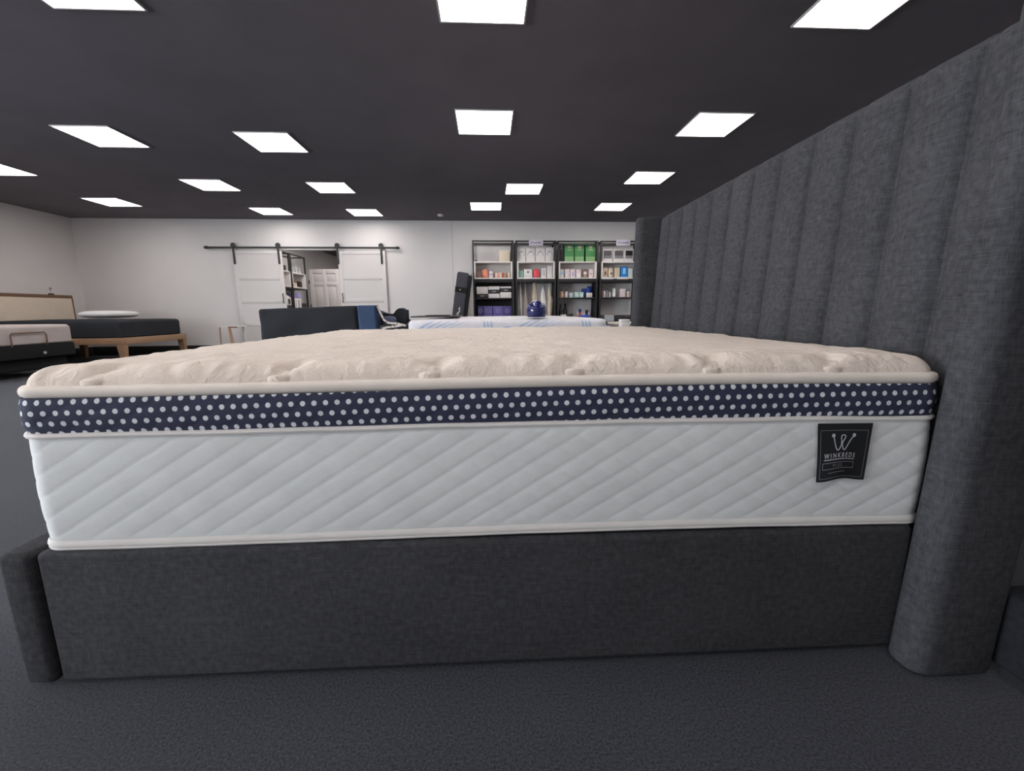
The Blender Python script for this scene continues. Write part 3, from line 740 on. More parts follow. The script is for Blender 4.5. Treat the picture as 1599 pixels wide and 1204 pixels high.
# ------------------------------------------------------------------ shelving racks
RX = [(737, 802), (805, 869), (871, 935), (938, 1001)]
OFF = .43; DEP = .38
ZS = (.14, .62, 1.15, 1.545)
UN = []
rack_lab = ['black metal shelving rack leftmost, with white boxes and purple boxes', 'black metal shelving rack with white bags hanging below the cube',
            'black metal shelving rack with three green boxes on top', 'black metal shelving rack rightmost, half hidden by the grey headboard']
for i, (xa, xb) in enumerate(RX):
    u0, u1 = wu(xa, 376, OFF)[0], wu(xb, 376, OFF)[0]
    UN.append((u0, u1))
    t = thing('shelving_rack', rack_lab[i], 'shelving', wpt((u0+u1)/2, OFF, 0), WA, 'black shelving racks'); h = (u1-u0)/2
    for sx in (-1, 1):
        for y in (0, DEP-.04):
            x = sx*(h-.018)
            MB().rbox(x-.018, x+.018, y, y+.036, 0, 2.345, .003).build('post', M_black, t)
    for zt in (2.33, 2.262):
        MB().rbox(-h+.036, h-.036, .004, .03, zt-.016, zt+.014, .003).build('top_bar', M_black, t)
        (MB().rbox(-h+.036, h-.036, DEP-.034, DEP-.008, zt-.016, zt+.014, .003).build('top_bar', M_black, t) if zt > 2.3 else None)
    for s in (-1, 1):
        x = s*(h-.018); MB().rbox(x-.012, x+.012, .036, DEP-.04, 2.31, 2.34, .003).build('top_bar', M_black, t)
    for zz in ZS:
        if i == 1 and zz in (1.15, .62): continue
        MB().rbox(-h+.02, h-.02, .01, DEP-.01, zz-.03 if zz < 1.5 else zz-.07, zz, .003).build('shelf_board', M_black, t)
    for s in (-1, 1):
        x = s*(h-.012); MB().rbox(x-.006, x+.006, .036, DEP-.04, .14, 1.5, .002).build('side_panel', M_black, t)
    if i == 0: MB().box(-h+.03, h-.03, DEP-.02, DEP-.012, .14, 1.47).build('back_panel', M_blackbase, t, smooth=False)
    # white cube insert
    c = thing('shelf_cube', ['white open cube shelf with coral and tan items', 'white open cube shelf with the red round item', 'white open cube shelf under the green boxes', 'white open cube shelf holding the blue package'][i],
              'shelf', wpt((u0+u1)/2, OFF, ZS[3]+.002), WA, 'white cube shelves'); ch = h-.03; zh = .365
    MB().rbox(-ch, ch, -.004, DEP-.03, 0, .028, .002).build('cube_bottom', M_white, c)
    MB().rbox(-ch, ch, -.004, DEP-.03, zh-.028, zh, .002).build('cube_top', M_white, c)
    for s in (-1, 1): MB().rbox(s*ch-(.03 if s > 0 else 0), s*ch+(0 if s > 0 else .03), -.004, DEP-.03, .028, zh-.028, .002).build('cube_side', M_white, c)
    MB().box(-ch+.03, ch-.03, DEP-.045, DEP-.035, .028, zh-.028).build('cube_back', M_white, c, smooth=False)
ZTOP = ZS[3]+.002+.365+.001; ZCU = ZS[3]+.002+.029
def product(name, label, cat, x0, x1, ytop, zb, m, kind='box', depth=.1, off=.33, group=None, extra=None, zt=None):
    """one article standing on a board at height zb; x0..x1 and ytop as seen on its front"""
    ua, ub = wu(x0, ytop, off)[0], wu(x1, ytop, off)[0]; zz = zt if zt else wu((x0+x1)/2, ytop, off)[1]; hgt = max(.03, zz-zb); h = (ub-ua)/2
    t = thing(name, label, cat, wpt((ua+ub)/2, off, zb), WA, group)
    if kind == 'box': MB().rbox(-h, h, 0, depth, 0, hgt, .003).build('carton', m, t)
    elif kind == 'bag':
        b = MB(); rings = []
        for k in range(9):
            q = k/8; dd = depth*(1-.85*max(0, q-.35)/.65); rings.append([(h*.98*sx, depth/2+dd/2*sy, hgt*q) for sx, sy in ((-1, -.7), (-.7, -1), (.7, -1), (1, -.7), (1, .7), (.7, 1), (-.7, 1), (-1, .7))])
        b.rings(rings, cap=True).build('pouch', m, t)
    elif kind == 'bottle':
        MB().lathe([(0, 0), (h*.95, 0), (h, .01), (h, hgt*.6), (h*.8, hgt*.72), (h*.38, hgt*.78), (h*.36, hgt*.84), (0, hgt*.84)], 16, (0, h, 0)).build('bottle_body', m, t)
        MB().lathe([(0, hgt*.84), (h*.45, hgt*.84), (h*.45, hgt), (0, hgt)], 14, (0, h, 0)).build('cap', M_blackbase if m is not M_blackbase else M_frame, t)
    elif kind == 'jar':
        MB().lathe([(0, 0), (h, 0), (h, hgt*.78), (h*.9, hgt*.8), (0, hgt*.8)], 16, (0, h, 0)).build('jar_body', m, t)
        MB().lathe([(0, hgt*.8), (h*.95, hgt*.8), (h*.95, hgt), (0, hgt)], 16, (0, h, 0)).build('lid', M_white, t)
    elif kind == 'tube':
        MB().rings([[(h*math.cos(a)*(1-.15*q), h+h*math.sin(a)*(1-.9*q), .02+(hgt-.02)*q) for a in [2*math.pi*j/14 for j in range(14)]] for q in [k/6 for k in range(7)]], cap=True).build('tube_body', m, t)
        MB().lathe([(0, 0), (h*.8, 0), (h*.8, .02), (0, .02)], 14, (0, h, 0)).build('cap', M_frame, t)
    elif kind == 'round':
        b = MB(); b.pillow((0, h*.7, hgt/2), h, h*.7, hgt/2, e=.9, n=10); b.build('pouch', m, t)
    if extra: extra(t, h, hgt)
    return t
def ring_logo(m, fz=.7, r=.03, wd=.35):
    def f(t, h, hg):
        b = MB(); b.tube([(r*math.cos(a), -.002, hg*fz+r*math.sin(a)) for a in [2*math.pi*k/18 for k in range(18)]], r*wd*.5, 6, closed=True); b.build('logo', m, t)
    return f
def disc_logo(m, fz=.8, r=.03, mark=None):
    def f(t, h, hg):
        MB().lathe([(0, 0), (r, 0), (r, .002), (0, .002)], 20).rot(Matrix.Rotation(math.radians(90), 4, 'X')).build('logo', m, t, loc=(0, 0, hg*fz))
        if mark: MB().prism_y([(-r*.3, hg*fz-r*.45), (r*.45, hg*fz-.002), (-r*.3, hg*fz+r*.4)], -.004, -.001).build('logo_mark', mark, t)
        MB().box(-h*.45, h*.45, -.002, 0, hg*fz-r*2.0, hg*fz-r*1.7).build('lettering_bar', m, t, smooth=False)
    return f
def patch(m, a0, a1, z0, z1, name='printed_panel'):
    def f(t, h, hg): MB().box(a0*h, a1*h, -.003, 0, z0*hg, z1*hg).build(name, m, t, smooth=False)
    return f
def both(*fs):
    def f(*a):
        for q in fs: q(*a)
    return f
C = lambda n, rgb, r=.6: mat(n, rgb, r, var=.04, scale=12)
K = dict(cream=C('cream_card', (214, 200, 178)), coral=C('coral_cloth', (226, 140, 118)), white=C('white_card', (226, 220, 218)), brown=C('brown_cloth', (120, 92, 80)),
         tan=C('tan_card', (186, 140, 110)), rust=C('rust_card', (158, 88, 66)), purple=C('purple_card', (98, 88, 150)), purpled=C('deep_purple_card', (76, 68, 122)), lilac=C('lilac_print', (170, 162, 212)),
         teal=C('teal_card', (140, 186, 168)), red=C('red_cloth', (226, 80, 92)), green=C('green_card', (76, 142, 84)), greenl=C('pale_green_print', (136, 176, 122)), blue=C('bright_blue_card', (44, 128, 198)),
         lblue=C('light_blue_print', (150, 206, 240)), navy=C('navy_card', (36, 62, 128)), royal=C('royal_blue_card', (52, 84, 178)), mint=C('mint_card', (176, 212, 200)), peach=C('peach_plastic', (216, 172, 146), .4),
         dgreen=C('dark_green_glass', (36, 46, 42), .2), grey=C('grey_card', (130, 128, 132)), dark=C('dark_card', (48, 44, 46)), photo=C('dark_photo_print', (92, 88, 90)), beige=C('beige_card', (204, 186, 166)),
         aqua=C('pale_aqua_card', (196, 208, 206)), silver=C('silver_card', (186, 188, 192), .35), arch=C('grey_arch_print', (128, 128, 148)), rose=C('pale_pink_card', (220, 202, 204)), sign=C('lilac_white_card', (204, 198, 210)))
P = product
# rack 1
P('cream_box', 'cream cardboard box on top of the leftmost white cube', 'box', 779, 796, 391, ZTOP, K['cream'])
P('black_trinket', 'tiny black item on top of the leftmost white cube', 'item', 742.5, 745, 405, ZTOP, K['dark'], 'jar')
P('brown_pouch', 'brown cloth pouch at left end of the leftmost cube', 'pouch', 745, 752.5, 420.5, ZCU, K['brown'], 'bag')
P('coral_bag', 'coral orange soft bag in the leftmost cube', 'bag', 752.5, 763, 420, ZCU, K['coral'], 'round', depth=.09)
P('small_white_box', 'small white box right of the coral bag', 'box', 764, 769, 423.5, ZCU, K['white'], extra=patch(K['lilac'], -.5, .5, .3, .7))
for i, (a, c, k, wd) in enumerate([(770, 773, 'brown', 'brown'), (773.5, 776.5, 'rose', 'pale pink'), (777, 780, 'coral', 'coral'), (780.5, 783, 'white', 'white'), (783.5, 787, 'rust', 'rust red'), (787.5, 790, 'tan', 'tan'), (790.5, 792.5, 'rust', 'dark orange'), (793, 796, 'cream', 'cream')]):
    P('small_packet', f'small {wd} packet in the row beside the coral bag', 'packet', a, c, 426, ZCU, K[k], 'bag', depth=.04, group='small packets in the leftmost cube')
zb = ZS[2]+.001
def stack(label, a, c, ya, yb, k, extra=None):
    zl = wu((a+c)/2, yb, .34)[1]; zh = wu((a+c)/2, ya, .34)[1]
    return zl, zh
def carton_stack(a, c, rows):
    z = zb
    for (hh, k, lb, ex) in rows:
        P('carton', lb, 'box', a, c, 450, z, K[k], depth=.2, off=.37, group='cartons on the leftmost rack', extra=ex, zt=z+hh); z += hh+.001
br = patch(K['silver'], -.35, .35, .42, .58, 'lettering_bar')
carton_stack(744, 762, [(.085, 'dark', 'dark flat carton under the big white one at left of the leftmost rack', br), (.155, 'white', 'big white carton at left of the leftmost rack', None)])
carton_stack(762.5, 780, [(.09, 'white', 'white carton lowest of the middle stack on the leftmost rack', None), (.085, 'dark', 'dark lettered carton between two white ones, middle stack', br), (.07, 'white', 'white carton topmost of the middle stack on the leftmost rack', None)])
carton_stack(781, 798.5, [(.12, 'white', 'white carton lowest of the right stack on the leftmost rack', None), (.085, 'dark', 'dark lettered carton of the right stack on the leftmost rack', br), (.035, 'white', 'thin white lid topmost of the right stack, leftmost rack', None)])
for a, c, k, lb in [(746, 754, 'purpled', 'deep purple box, leftmost and narrowest of four'), (755, 769, 'purple', 'purple box second from left of four'), (770, 784.5, 'purple', 'purple box third from left of four'), (785, 799, 'purpled', 'deep purple box rightmost of four')]:
    P('purple_box', lb, 'box', a, c, 478, ZS[1]+.001, K[k], depth=.16, off=.36, group='purple boxes on the leftmost rack', extra=ring_logo(K['lilac'], .72, .036))
# rack 2
def arch(t, h, hg):
    MB().tube([(h*.68*math.cos(a), -.003, hg*.42+hg*.30*math.sin(a)) for a in [math.pi*(.02+.96*k/14) for k in range(15)]], [.004+.008*math.sin(math.pi*min(1, (14-k)/9)) if k < 9 else .006 for k in range(15)], 6).build('arch_print', K['arch'], t)
for a, c, lb in [(808, 820.5, 'white bag box with grey arch, leftmost of four'), (821.5, 835.5, 'white bag box with grey arch, second of four'), (836.5, 851, 'white bag box with grey arch, third of four'), (852, 864.5, 'white bag box with grey arch, rightmost of four')]:
    P('arch_print_box', lb, 'box', a, c, 386.5, ZTOP, K['white'], depth=.12, group='arch printed boxes', extra=arch)
P('teal_box', 'small pale teal box at left of the second cube', 'box', 810.5, 817, 422.5, ZCU, K['teal'])
def dots_(t, h, hg):
    for k in range(5): MB().lathe([(0, 0), (.006, 0), (.006, .002), (0, .002)], 8).rot(Matrix.Rotation(math.radians(90), 4, 'X')).build('printed_dot', K['grey'], t, loc=(-h*.7+h*.35*k, 0, hg*.2))
    MB().lathe([(0, 0), (.02, 0), (.02, .002), (0, .002)], 10).rot(Matrix.Rotation(math.radians(90), 4, 'X')).build('printed_dot', K['dark'], t, loc=(.0, 0, hg*.68))
P('white_dotted_box', 'wide white box with dark dots in the second cube', 'box', 818, 831, 420.5, ZCU, K['white'], extra=dots_)
P('red_round_pouch', 'bright red round pouch in the second cube', 'pouch', 833, 842.5, 419.5, ZCU, K['red'], 'round')
P('framed_box', 'white box with grey framed picture in the second cube', 'box', 845.5, 853, 418.5, ZCU, K['white'], extra=patch(K['silver'], -.6, .6, .2, .85))
P('tall_white_box', 'tall plain white box at right end of the second cube', 'box', 854.5, 862.3, 415, ZCU, K['white'])
def hanging(label, pts, m, off):
    """bag or pillowcase hung from the rack: outline of half widths down its length"""
    us = [(wu(x, y, off), hw) for x, y, hw in pts]
    t = thing('hanging_bag', label, 'bag', wpt(us[0][0][0], off, 0), WA, 'cloth bags hanging in the second rack'); b = MB(); rings = []
    ub = us[0][0][0]
    for (u, z), hw in us:
        hw = hw*.0133; rings.append([(u-ub+hw*math.cos(a), .5*min(hw, .05)*math.sin(a)*(1+.4*math.sin(3*a)), z) for a in [2*math.pi*k/16 for k in range(16)]])
    b.rings(rings, cap=True); b.build('cloth', m, t)
    MB().tube([(0, 0, us[0][0][1]-.01), (0, 0, ZS[3]-.07)], .005, 6).build('hook', M_frame, t)
M_cl = [mat('white_cotton_bag', (222, 216, 212), .9, var=.05, scale=9), mat('beige_cotton_bag', (206, 190, 172), .9, var=.05, scale=9), mat('taupe_cotton_bag', (168, 156, 150), .9, var=.06, scale=9)]
hanging('slim white hanging bag leftmost in the second rack', [(812.7, 440, .7), (812.6, 450, 1), (812.6, 462, 1.7), (813.2, 480, 2.2), (814, 496, 1.6)], M_cl[0], .30)
hanging('taupe hanging bag second from left in the second rack', [(820, 440, 1.2), (820.5, 448, 1.0), (820.8, 460, 2.0), (821, 475, 3.4), (821.2, 496, 4.4)], M_cl[2], .26)
hanging('cream striped hanging bag in the middle of the second rack', [(835, 439, 3.4), (835, 446, 3.2), (835, 455, 3.8), (835, 470, 4.8), (835, 496, 5)], M_cl[1], .24)
hanging('white pointed hanging pillowcase behind the navy dome', [(847.8, 446, .4), (847.8, 452, 1.9), (848, 460, 3.8), (848.4, 472, 5.4), (849, 496, 6)], M_cl[0], .28)
hanging('cream pointed hanging bag rightmost in the second rack', [(857.8, 446, .3), (857.6, 452, 1.5), (858, 460, 3), (859.5, 468, 4.2), (858.8, 478, 4), (858, 496, 3.2)], M_cl[1], .33)
# rack 3
P('dark_box', 'dark glossy box left of the green boxes', 'box', 873.5, 880.5, 382, ZTOP, K['dark'], extra=patch(K['grey'], -.7, .5, .72, .95))
for a, c, lb in [(882, 896.5, 'green box with round white emblem, leftmost of three'), (898, 912.5, 'green box with round white emblem, middle of three'), (915, 930, 'green box with round white emblem, rightmost of three')]:
    P('green_box', lb, 'box', a, c, 379.5, ZTOP, K['green'], depth=.2, off=.36, group='green boxes', extra=both(disc_logo(K['cream'], .82, .04, K['green']), patch(K['greenl'], -.96, .96, .03, .28)))
for a, c, y, k, ex, lb in [(874.7, 880.5, 420, 'white', patch(K['lblue'], -.6, .6, .35, .75), 'white pouch with blue print, leftmost in the third cube'), (882.5, 890, 420, 'rose', None, 'pale pouch second from left in the third cube'),
                          (891, 898.5, 420, 'rose', patch(K['lilac'], -.4, .4, .2, .6), 'pale lilac pouch third from left in the third cube'), (899.8, 907.5, 420.5, 'rose', patch(K['white'], -.9, .9, .05, .5), 'pink and white pouch fourth in the third cube'),
                          (909, 918.5, 420.5, 'brown', disc_logo(K['white'], .55, .035), 'dark brown pouch with white round print in the third cube'), (919.8, 926.8, 419.5, 'rose', patch(K['tan'], -.3, .4, .35, .5), 'pale pink pouch rightmost in the third cube')]:
    P('small_pouch', lb, 'pouch', a, c, y, ZCU, K[k], 'bag', depth=.05, group='pouches in the third cube', extra=ex)
z2 = ZS[2]+.001
P('peach_bottle', 'peach bottle leftmost on the third rack middle shelf', 'bottle', 875, 880.5, 452, z2, K['peach'], 'bottle')
P('white_bottle', 'slim white bottle beside the peach one', 'bottle', 883, 887, 452.5, z2, K['white'], 'bottle')
P('grey_jar', 'round grey and white jar on the third rack', 'jar', 889.5, 896.5, 457, z2, K['silver'], 'jar')
P('mint_box', 'mint green box left one of two on the third rack', 'box', 897.5, 903.8, 456.3, z2, K['mint'], group='mint boxes', extra=patch(K['white'], -.1, .7, .1, .7))
P('mint_box', 'mint green box right one of two on the third rack', 'box', 905, 911.3, 456.3, z2, K['mint'], group='mint boxes', extra=patch(K['white'], -.1, .7, .1, .7))
P('navy_box', 'navy box right of the mint boxes', 'box', 909.5, 916, 450.5, z2, K['navy'], off=.22)
P('royal_blue_box', 'royal blue box behind the small cream box', 'box', 916.3, 921, 450.5, z2, K['royal'], off=.24)
P('navy_tall_box', 'taller navy blue box at right end of the third rack middle shelf', 'box', 918.5, 924.5, 447, z2, K['navy'], off=.13, extra=patch(K['royal'], -.7, .5, .5, .9))
P('cream_label_box', 'small cream box with tan label in front of blue boxes', 'box', 916.3, 925, 457.3, z2, K['white'], depth=.08, extra=patch(K['cream'], -.5, .6, .3, .75))
z1 = ZS[1]+.001
P('dark_green_bottle', 'dark green bottle nearly black, leftmost low on the third rack', 'bottle', 873.5, 878.5, 475, z1, K['dgreen'], 'bottle', off=.22)
P('dark_green_bottle', 'dark green bottle second from left low on the third rack', 'bottle', 880, 886.5, 474, z1, K['dgreen'], 'bottle', off=.22)
P('white_low_box', 'white low box in front of the dark green bottles', 'box', 875.3, 884, 491, z1, K['white'])
P('black_small_box', 'small black box between green bottles and figurines', 'box', 888.5, 895, 490, z1, K['dark'], extra=patch(K['grey'], -.6, .6, .45, .6))
def figure(label, x, y, ca, cb, cc):
    u, z = wu(x, y, .3); t = thing('figurine', label, 'figurine', wpt(u, .3, z1), WA, 'small figurines'); H = z-z1
    MB().lathe([(0, 0), (.05, 0), (.055, H*.3), (.035, H*.7), (0, H*.72)], 12).build('body', K[ca], t)
    MB().pillow((0, 0, H*.84), .036, .034, H*.16, e=1, n=8).build('head', K[cb], t)
    for s in (-1, 1): MB().pillow((s*.05, -.01, H*.62), .018, .02, .05, e=1, n=6).build('arm', K[cc], t)
figure('small multicoloured figurine left one of two low on the third rack', 905.5, 482, 'rust', 'navy', 'rose')
figure('small multicoloured figurine right one of two low on the third rack', 916, 483.5, 'navy', 'dark', 'rose')
P('blue_tray_box', 'flat royal blue box before the figurines', 'box', 905.5, 921, 492, z1, K['royal'], depth=.04, off=.405)
# rack 4
def photo(t, h, hg):
    MB().box(-h*.82, h*.82, -.003, 0, hg*.26, hg*.86).build('photo_print', K['photo'], t, smooth=False)
    MB().box(-h*.82, h*.82, -.004, -.002, hg*.26, hg*.48).build('photo_foreground', K['grey'], t, smooth=False)
for a, c, lb, k in [(941.5, 957, 'white package with grey photo, leftmost of three', 0), (958.5, 975, 'white package with grey photo, middle of three', 1), (975.8, 989.5, 'white package with darkest photo, rightmost of three', 2)]:
    P('photo_package', lb, 'package', a, c, 388.5, ZTOP, K['white'], depth=.1, group='photo packages', extra=photo if k < 2 else both(photo, patch(K['dark'], -.82, .82, .26, .86)))
for a, c, y, k, kind, ex, lb in [(941, 949, 417.5, 'beige', 'box', patch(K['brown'], -.2, .5, .25, .6), 'beige box with brown print, leftmost in the last cube'), (950.2, 958.8, 417, 'cream', 'round', patch(K['brown'], -.2, .5, .3, .5), 'cream rounded pouch in the last cube'),
                          (960, 968, 418, 'beige', 'box', None, 'plain beige box in the last cube'), (970, 980.5, 416, 'blue', 'box', patch(K['lblue'], -.4, .3, .35, .85), 'bright blue package in the last cube'), (981.5, 988, 419, 'aqua', 'box', None, 'pale aqua box right of the blue package')]:
    P('cube_package', lb, 'package', a, c, y, ZCU, K[k], kind, group='packages in the last cube', extra=ex)
for x, lb in ((949.5, 'white price card left one of two under the last cube'), (972.5, 'white price card right one of two under the last cube')):
    u, z = wu(x, 434.3, OFF+.006); c_ = MB().rbox(-.125, .125, -.002, .0, -.024, .024, .0008).build('price_card', K['white']); c_.location = wpt(u, OFF+.006, z); c_.rotation_euler = (0, 0, WA); tag(c_, lb, 'card', 'price cards')
P('dark_slim_bottle', 'dark slim bottle at left end of the last rack middle shelf', 'bottle', 939.5, 942.3, 447, z2, K['brown'], 'bottle')
P('white_cosmetic_bottle', 'white bottle with dark base on the last rack', 'bottle', 942.8, 946, 451.5, z2, K['white'], 'bottle')
P('grey_cosmetic_bottle', 'grey bottle beside the white bottle on the last rack', 'bottle', 947.2, 950.7, 450.5, z2, K['grey'], 'bottle')
P('small_white_bottle', 'small white bottle left of the upright tube', 'bottle', 951.8, 954, 454, z2, K['white'], 'bottle')
P('upright_tube', 'white upside-down tube standing on the last rack', 'tube', 957.2, 962.5, 450, z2, K['white'], 'tube')
P('pinkish_box', 'pale pink square box on the last rack middle shelf', 'box', 968.7, 977, 451, z2, K['rose'])
P('tan_jar', 'tan jar at right end of the last rack middle shelf', 'jar', 979.5, 984.5, 455, z2, K['beige'], 'jar')
P('black_frame_box', 'small black framed box low on the last rack', 'box', 937.8, 943, 492.3, z1, K['dark'], extra=patch(K['grey'], -.45, .45, .55, .85))
P('silver_box', 'silver box topmost of two low on the last rack', 'box', 943.8, 959, 492.3, z1+.082, K['silver'], depth=.2, off=.36, group='silver boxes')
P('silver_box', 'silver box lower of two low on the last rack', 'box', 943.8, 959, 499, z1, K['silver'], depth=.2, off=.36, group='silver boxes', zt=z1+.081)
P('black_carton', 'large black carton low on the last rack', 'box', 960, 986, 492, z1, K['dark'], depth=.2, off=.36, extra=patch(K['grey'], .25, .85, .78, .85, 'lettering_bar'))
for x0, x1, lb in ((826, 848, 'small lilac white sign on the second rack top bar'), (962.5, 984, 'small lilac white sign on the last rack top bar')):
    ua, zt = wu(x0, 373.8, OFF+.01); ub, zb_ = wu(x1, 384, OFF+.01)
    t = thing('rack_sign', lb, 'sign', wpt((ua+ub)/2, OFF+.003, 0), WA, 'rack signs')
    MB().rbox(-(ub-ua)/2, (ub-ua)/2, -.006, 0, zb_, zt, .001).build('sign_board', K['sign'], t)
    v, f = text_mesh('eCwender', .075, .001, .15); xs = [q[0] for q in v]; sc = (ub-ua)*.82/(max(xs)-min(xs))
    b = MB(); b.add([(q[0]*sc, -.0072, (zt+zb_)/2+.004+q[1]*sc) for q in v], f); b.build('sign_lettering', C('violet_grey_ink', (104, 98, 122)), t, smooth=False)

# leaning slab and hanging cloth left of the racks
ls = thing('leaning_mattress_roll', 'dark grey slab with black strap leaning against the leftmost rack', 'mattress', (-.86, 8.85, 0))
M_dg = woven('dark_grey_felt', (74, 74, 80), .2, fine=160)
sl = MB().rbox(0, .24, 0, .36, 0, 1.66, .045, 4)
LM = Matrix.Rotation(math.radians(9.0), 4, 'Y'); sl.v = [tuple(LM @ Vector(p)) for p in sl.v]
zmin = min(p[2] for p in sl.v); sl.v = [(x, y, z-zmin) for x, y, z in sl.v]; sl.build('slab', M_dg, ls)
def lean(mb): mb.v = [(lambda q: (q.x, q.y, q.z-zmin))(LM @ Vector(p)) for p in mb.v]; return mb
lean(MB().rbox(-.004, .244, -.005, .365, 1.25, 1.36, .006)).build('strap', M_lining, ls)
lean(MB().lathe([(0, 0), (.014, 0), (.014, .006), (0, .006)], 10).rot(Matrix.Translation((.1, -.005, 1.305)) @ Matrix.Rotation(math.radians(90), 4, 'X'))).build('strap_stud', M_frame, ls)
em = MB(); em.tube([(.16, -.004, .99), (.13, -.004, .93), (.15, -.004, .88), (.11, -.004, .82), (.13, -.004, .76), (.09, -.004, .72)], [.012, .02, .014, .02, .014, .006], 8); lean(em).build('white_emblem', M_frame, ls)
lean(MB().rbox(.243, .30, .02, .34, .2, 1.62, .02, 3)).build('backing', M_lining, ls)
M_spk = mat('speckled_white_cloth', (204, 198, 194), .9, var=.1, scale=70)
hc = thing('hanging_cloth', 'speckled white cloth hanging on the side of the leftmost rack', 'cloth', (-.345, 9.275, 0))
cl = MB(); cl.rings([[(cx_+hw*math.cos(a), .04*math.sin(a), z) for a in [2*math.pi*k/12 for k in range(12)]] for z, cx_, hw in ((1.60, .0, .022), (1.54, -.005, .03), (1.45, .0, .012), (1.30, -.03, .035), (1.05, -.04, .06), (.85, -.045, .07), (.45, -.05, .075))], cap=True)
cl.build('cloth', M_spk, hc)
MB().tube([(0, 0, 1.58), (0, .02, 1.63), (.03, .06, 1.66)], .006, 6).build('hook', M_black, hc)

# ------------------------------------------------------------------ storeroom contents
SX = -5.295
t = thing('storeroom_rack', 'black shelving rack with white cubes inside the storeroom', 'shelving', (SX, 10.3, 0))
for y in (0, .845, .92, 1.765):
    for x in (0, .36): MB().rbox(x, x+.035, y, y+.035, 0, 2.34, .003).build('post', M_black, t)
for y, L in ((0, .88), (.92, .88)):
    for zz in (.15, .62, 1.50): MB().rbox(0, .395, y, y+L, zz-.03, zz, .003).build('shelf_board', M_black, t)
    for x in (0, .362): MB().rbox(x, x+.028, y+.035, y+L-.035, 2.31, 2.338, .003).build('top_bar', M_black, t)
    for yy in (y, y+L-.03): MB().rbox(.035, .36, yy, yy+.028, 2.31, 2.338, .003).build('top_bar', M_black, t)
for i, (y, L) in enumerate(((.037, .805), (.957, .805))):
    c = thing('storeroom_cube', ['white open cube shelf nearer one in the storeroom rack', 'white open cube shelf farther one in the storeroom rack'][i], 'shelf', (SX, 10.3+y, 1.502), 0, 'storeroom cubes')
    MB().rbox(.0, .398, 0, L, 0, .028, .002).build('cube_bottom', M_white, c); MB().rbox(.0, .398, 0, L, .36, .388, .002).build('cube_top', M_white, c)
    for yy in (0, L-.03): MB().rbox(.0, .398, yy, yy+.03, .028, .36, .002).build('cube_side', M_white, c)
    MB().box(.0, .012, .03, L-.03, .028, .36).build('cube_back', M_white, c, smooth=False)
def sbox(name, label, x, y, z, sx, sy, sz, k, cat='box', kids=None):
    t = thing(name, label, cat, (SX+x, 10.3+y, z)); MB().rbox(0, sx, 0, sy, 0, sz, .004).build('carton', K[k], t)
    if kids: kids(t)
    return t
sbox('black_basket', 'dark basket above the nearer storeroom cube', .1, .45, 1.892, .25, .3, .13, 'dark', 'basket')
for k_, (yy, hh, nm) in enumerate(((1.06, .20, 'nearest'), (1.23, .17, 'second'), (1.41, .21, 'third'), (1.60, .16, 'farthest'))):
    tt = thing('glass_bottle', f'pale bottle {nm} of four above the farther storeroom cube', 'bottle', (SX+.3, 10.3+yy, 1.892), 0, 'storeroom bottles')
    MB().lathe([(0, 0), (.04, 0), (.042, hh*.6), (.015, hh*.75), (.015, hh*.9), (0, hh*.9)], 12).build('bottle_body', K['silver'], tt); MB().lathe([(0, hh*.9), (.018, hh*.9), (.018, hh), (0, hh)], 10).build('cap', K['white'], tt)
sbox('wooden_ornament', 'dark ornament in the farther storeroom cube', .25, 1.50, 1.532, .08, .14, .16, 'dark', 'ornament')
sbox('tan_box', 'tan box in the farther storeroom cube', .15, 1.06, 1.532, .2, .22, .10, 'beige')
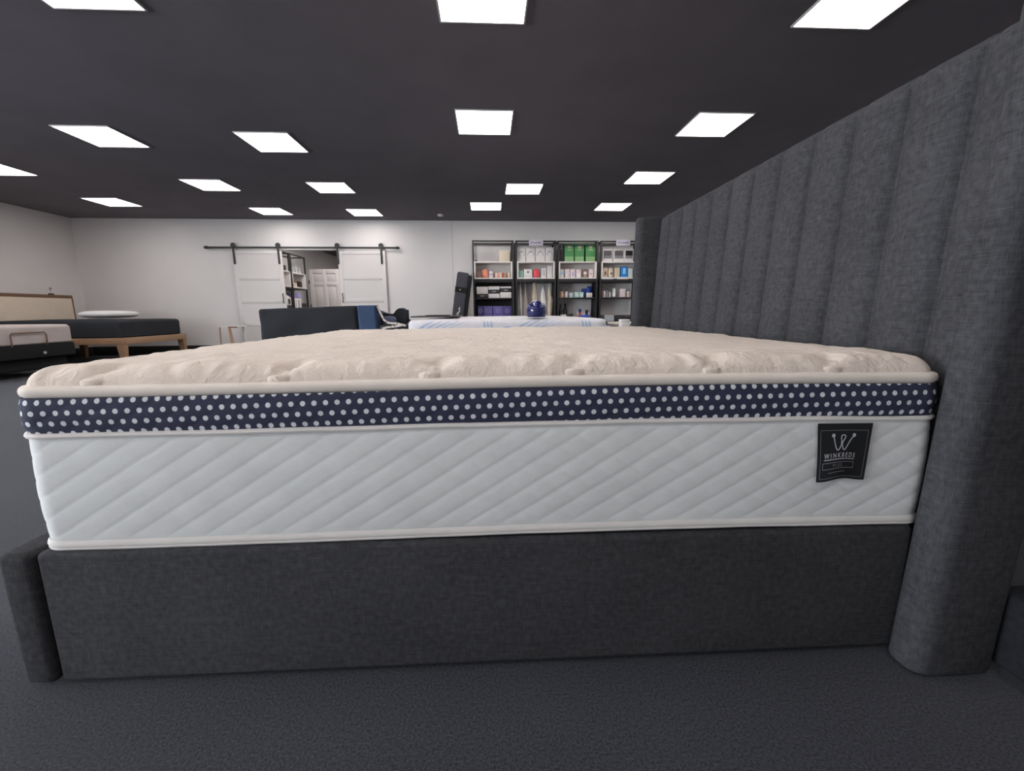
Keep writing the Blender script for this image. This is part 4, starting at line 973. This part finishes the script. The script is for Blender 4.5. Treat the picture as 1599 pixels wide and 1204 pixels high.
def lantern_kids(t):
    b = MB(); b.rings([[(x, y, .18) for x, y in ((0, 0), (.24, 0), (.24, .24), (0, .24))], [(x, y, .27) for x, y in ((.09, .09), (.15, .09), (.15, .15), (.09, .15))]], cap=True); b.build('roof', K['rose'], t, smooth=False)
    MB().box(.241, .246, .07, .18, .03, .15).build('dark_pane', K['dark'], t, smooth=False); MB().box(.05, .19, -.005, -.001, .03, .15).build('dark_pane', K['dark'], t, smooth=False)
sbox('white_lantern', 'white house-shaped lantern on the storeroom rack', .14, .55, 1.062, .24, .24, .18, 'white', 'lantern', lantern_kids)
sbox('dark_crate', 'dark crate under the white lantern in the storeroom', .05, .12, .621, .33, .70, .44, 'dark', 'crate')
def stripe_kids(t):
    for a in (.06, .2, .24): MB().box(.331, .334, a, a+.018, .05, .58).build('printed_stripe', K['grey'], t, smooth=False)
sbox('white_striped_box', 'white box with grey stripes low in the storeroom rack', .05, .98, .621, .33, .40, .62, 'white', kids=stripe_kids)
sbox('dark_carton', 'dark carton beside the striped white box in the storeroom', .05, 1.40, .621, .33, .3, .50, 'dark')
sbox('lilac_folded_cloth', 'folded lilac cloth above the striped box in the storeroom', .05, 1.2, 1.243, .33, .18, .14, 'lilac', 'cloth')
# six panel door swung open in the storeroom
d = bpy.data.objects.new('door_1', None); COL.objects.link(d); d.location = (-4.985, 12.5, 0); d.rotation_euler = (0, 0, math.radians(-4)); d['kind'] = 'structure'
MB().box(0, .84, .018, .03, .01, 2.07).build('door_leaf', M_door, d, smooth=False)
for x in (0, .37, .74): MB().rbox(x, x+.10, 0, .038, .01, 2.07, .003).build('stile', M_door, d)
for z0_, z1_ in ((.01, .22), (.85, 1.0), (1.62, 1.71), (1.95, 2.07)):
    for x in (.10, .47): MB().rbox(x, x+.27, 0, .038, z0_, z1_, .003).build('rail', M_door, d)
for z0_, z1_ in ((.22, .85), (1.0, 1.62), (1.71, 1.95)):
    for x in (.10, .47): MB().rbox(x+.03, x+.24, .008, .02, z0_+.03, z1_-.03, .006).build('raised_panel', M_door, d)
for z in (.3, 1.05, 1.72): MB().rbox(-.03, .0, -.008, .012, z-.05, z+.05, .003).build('hinge', M_black, d)
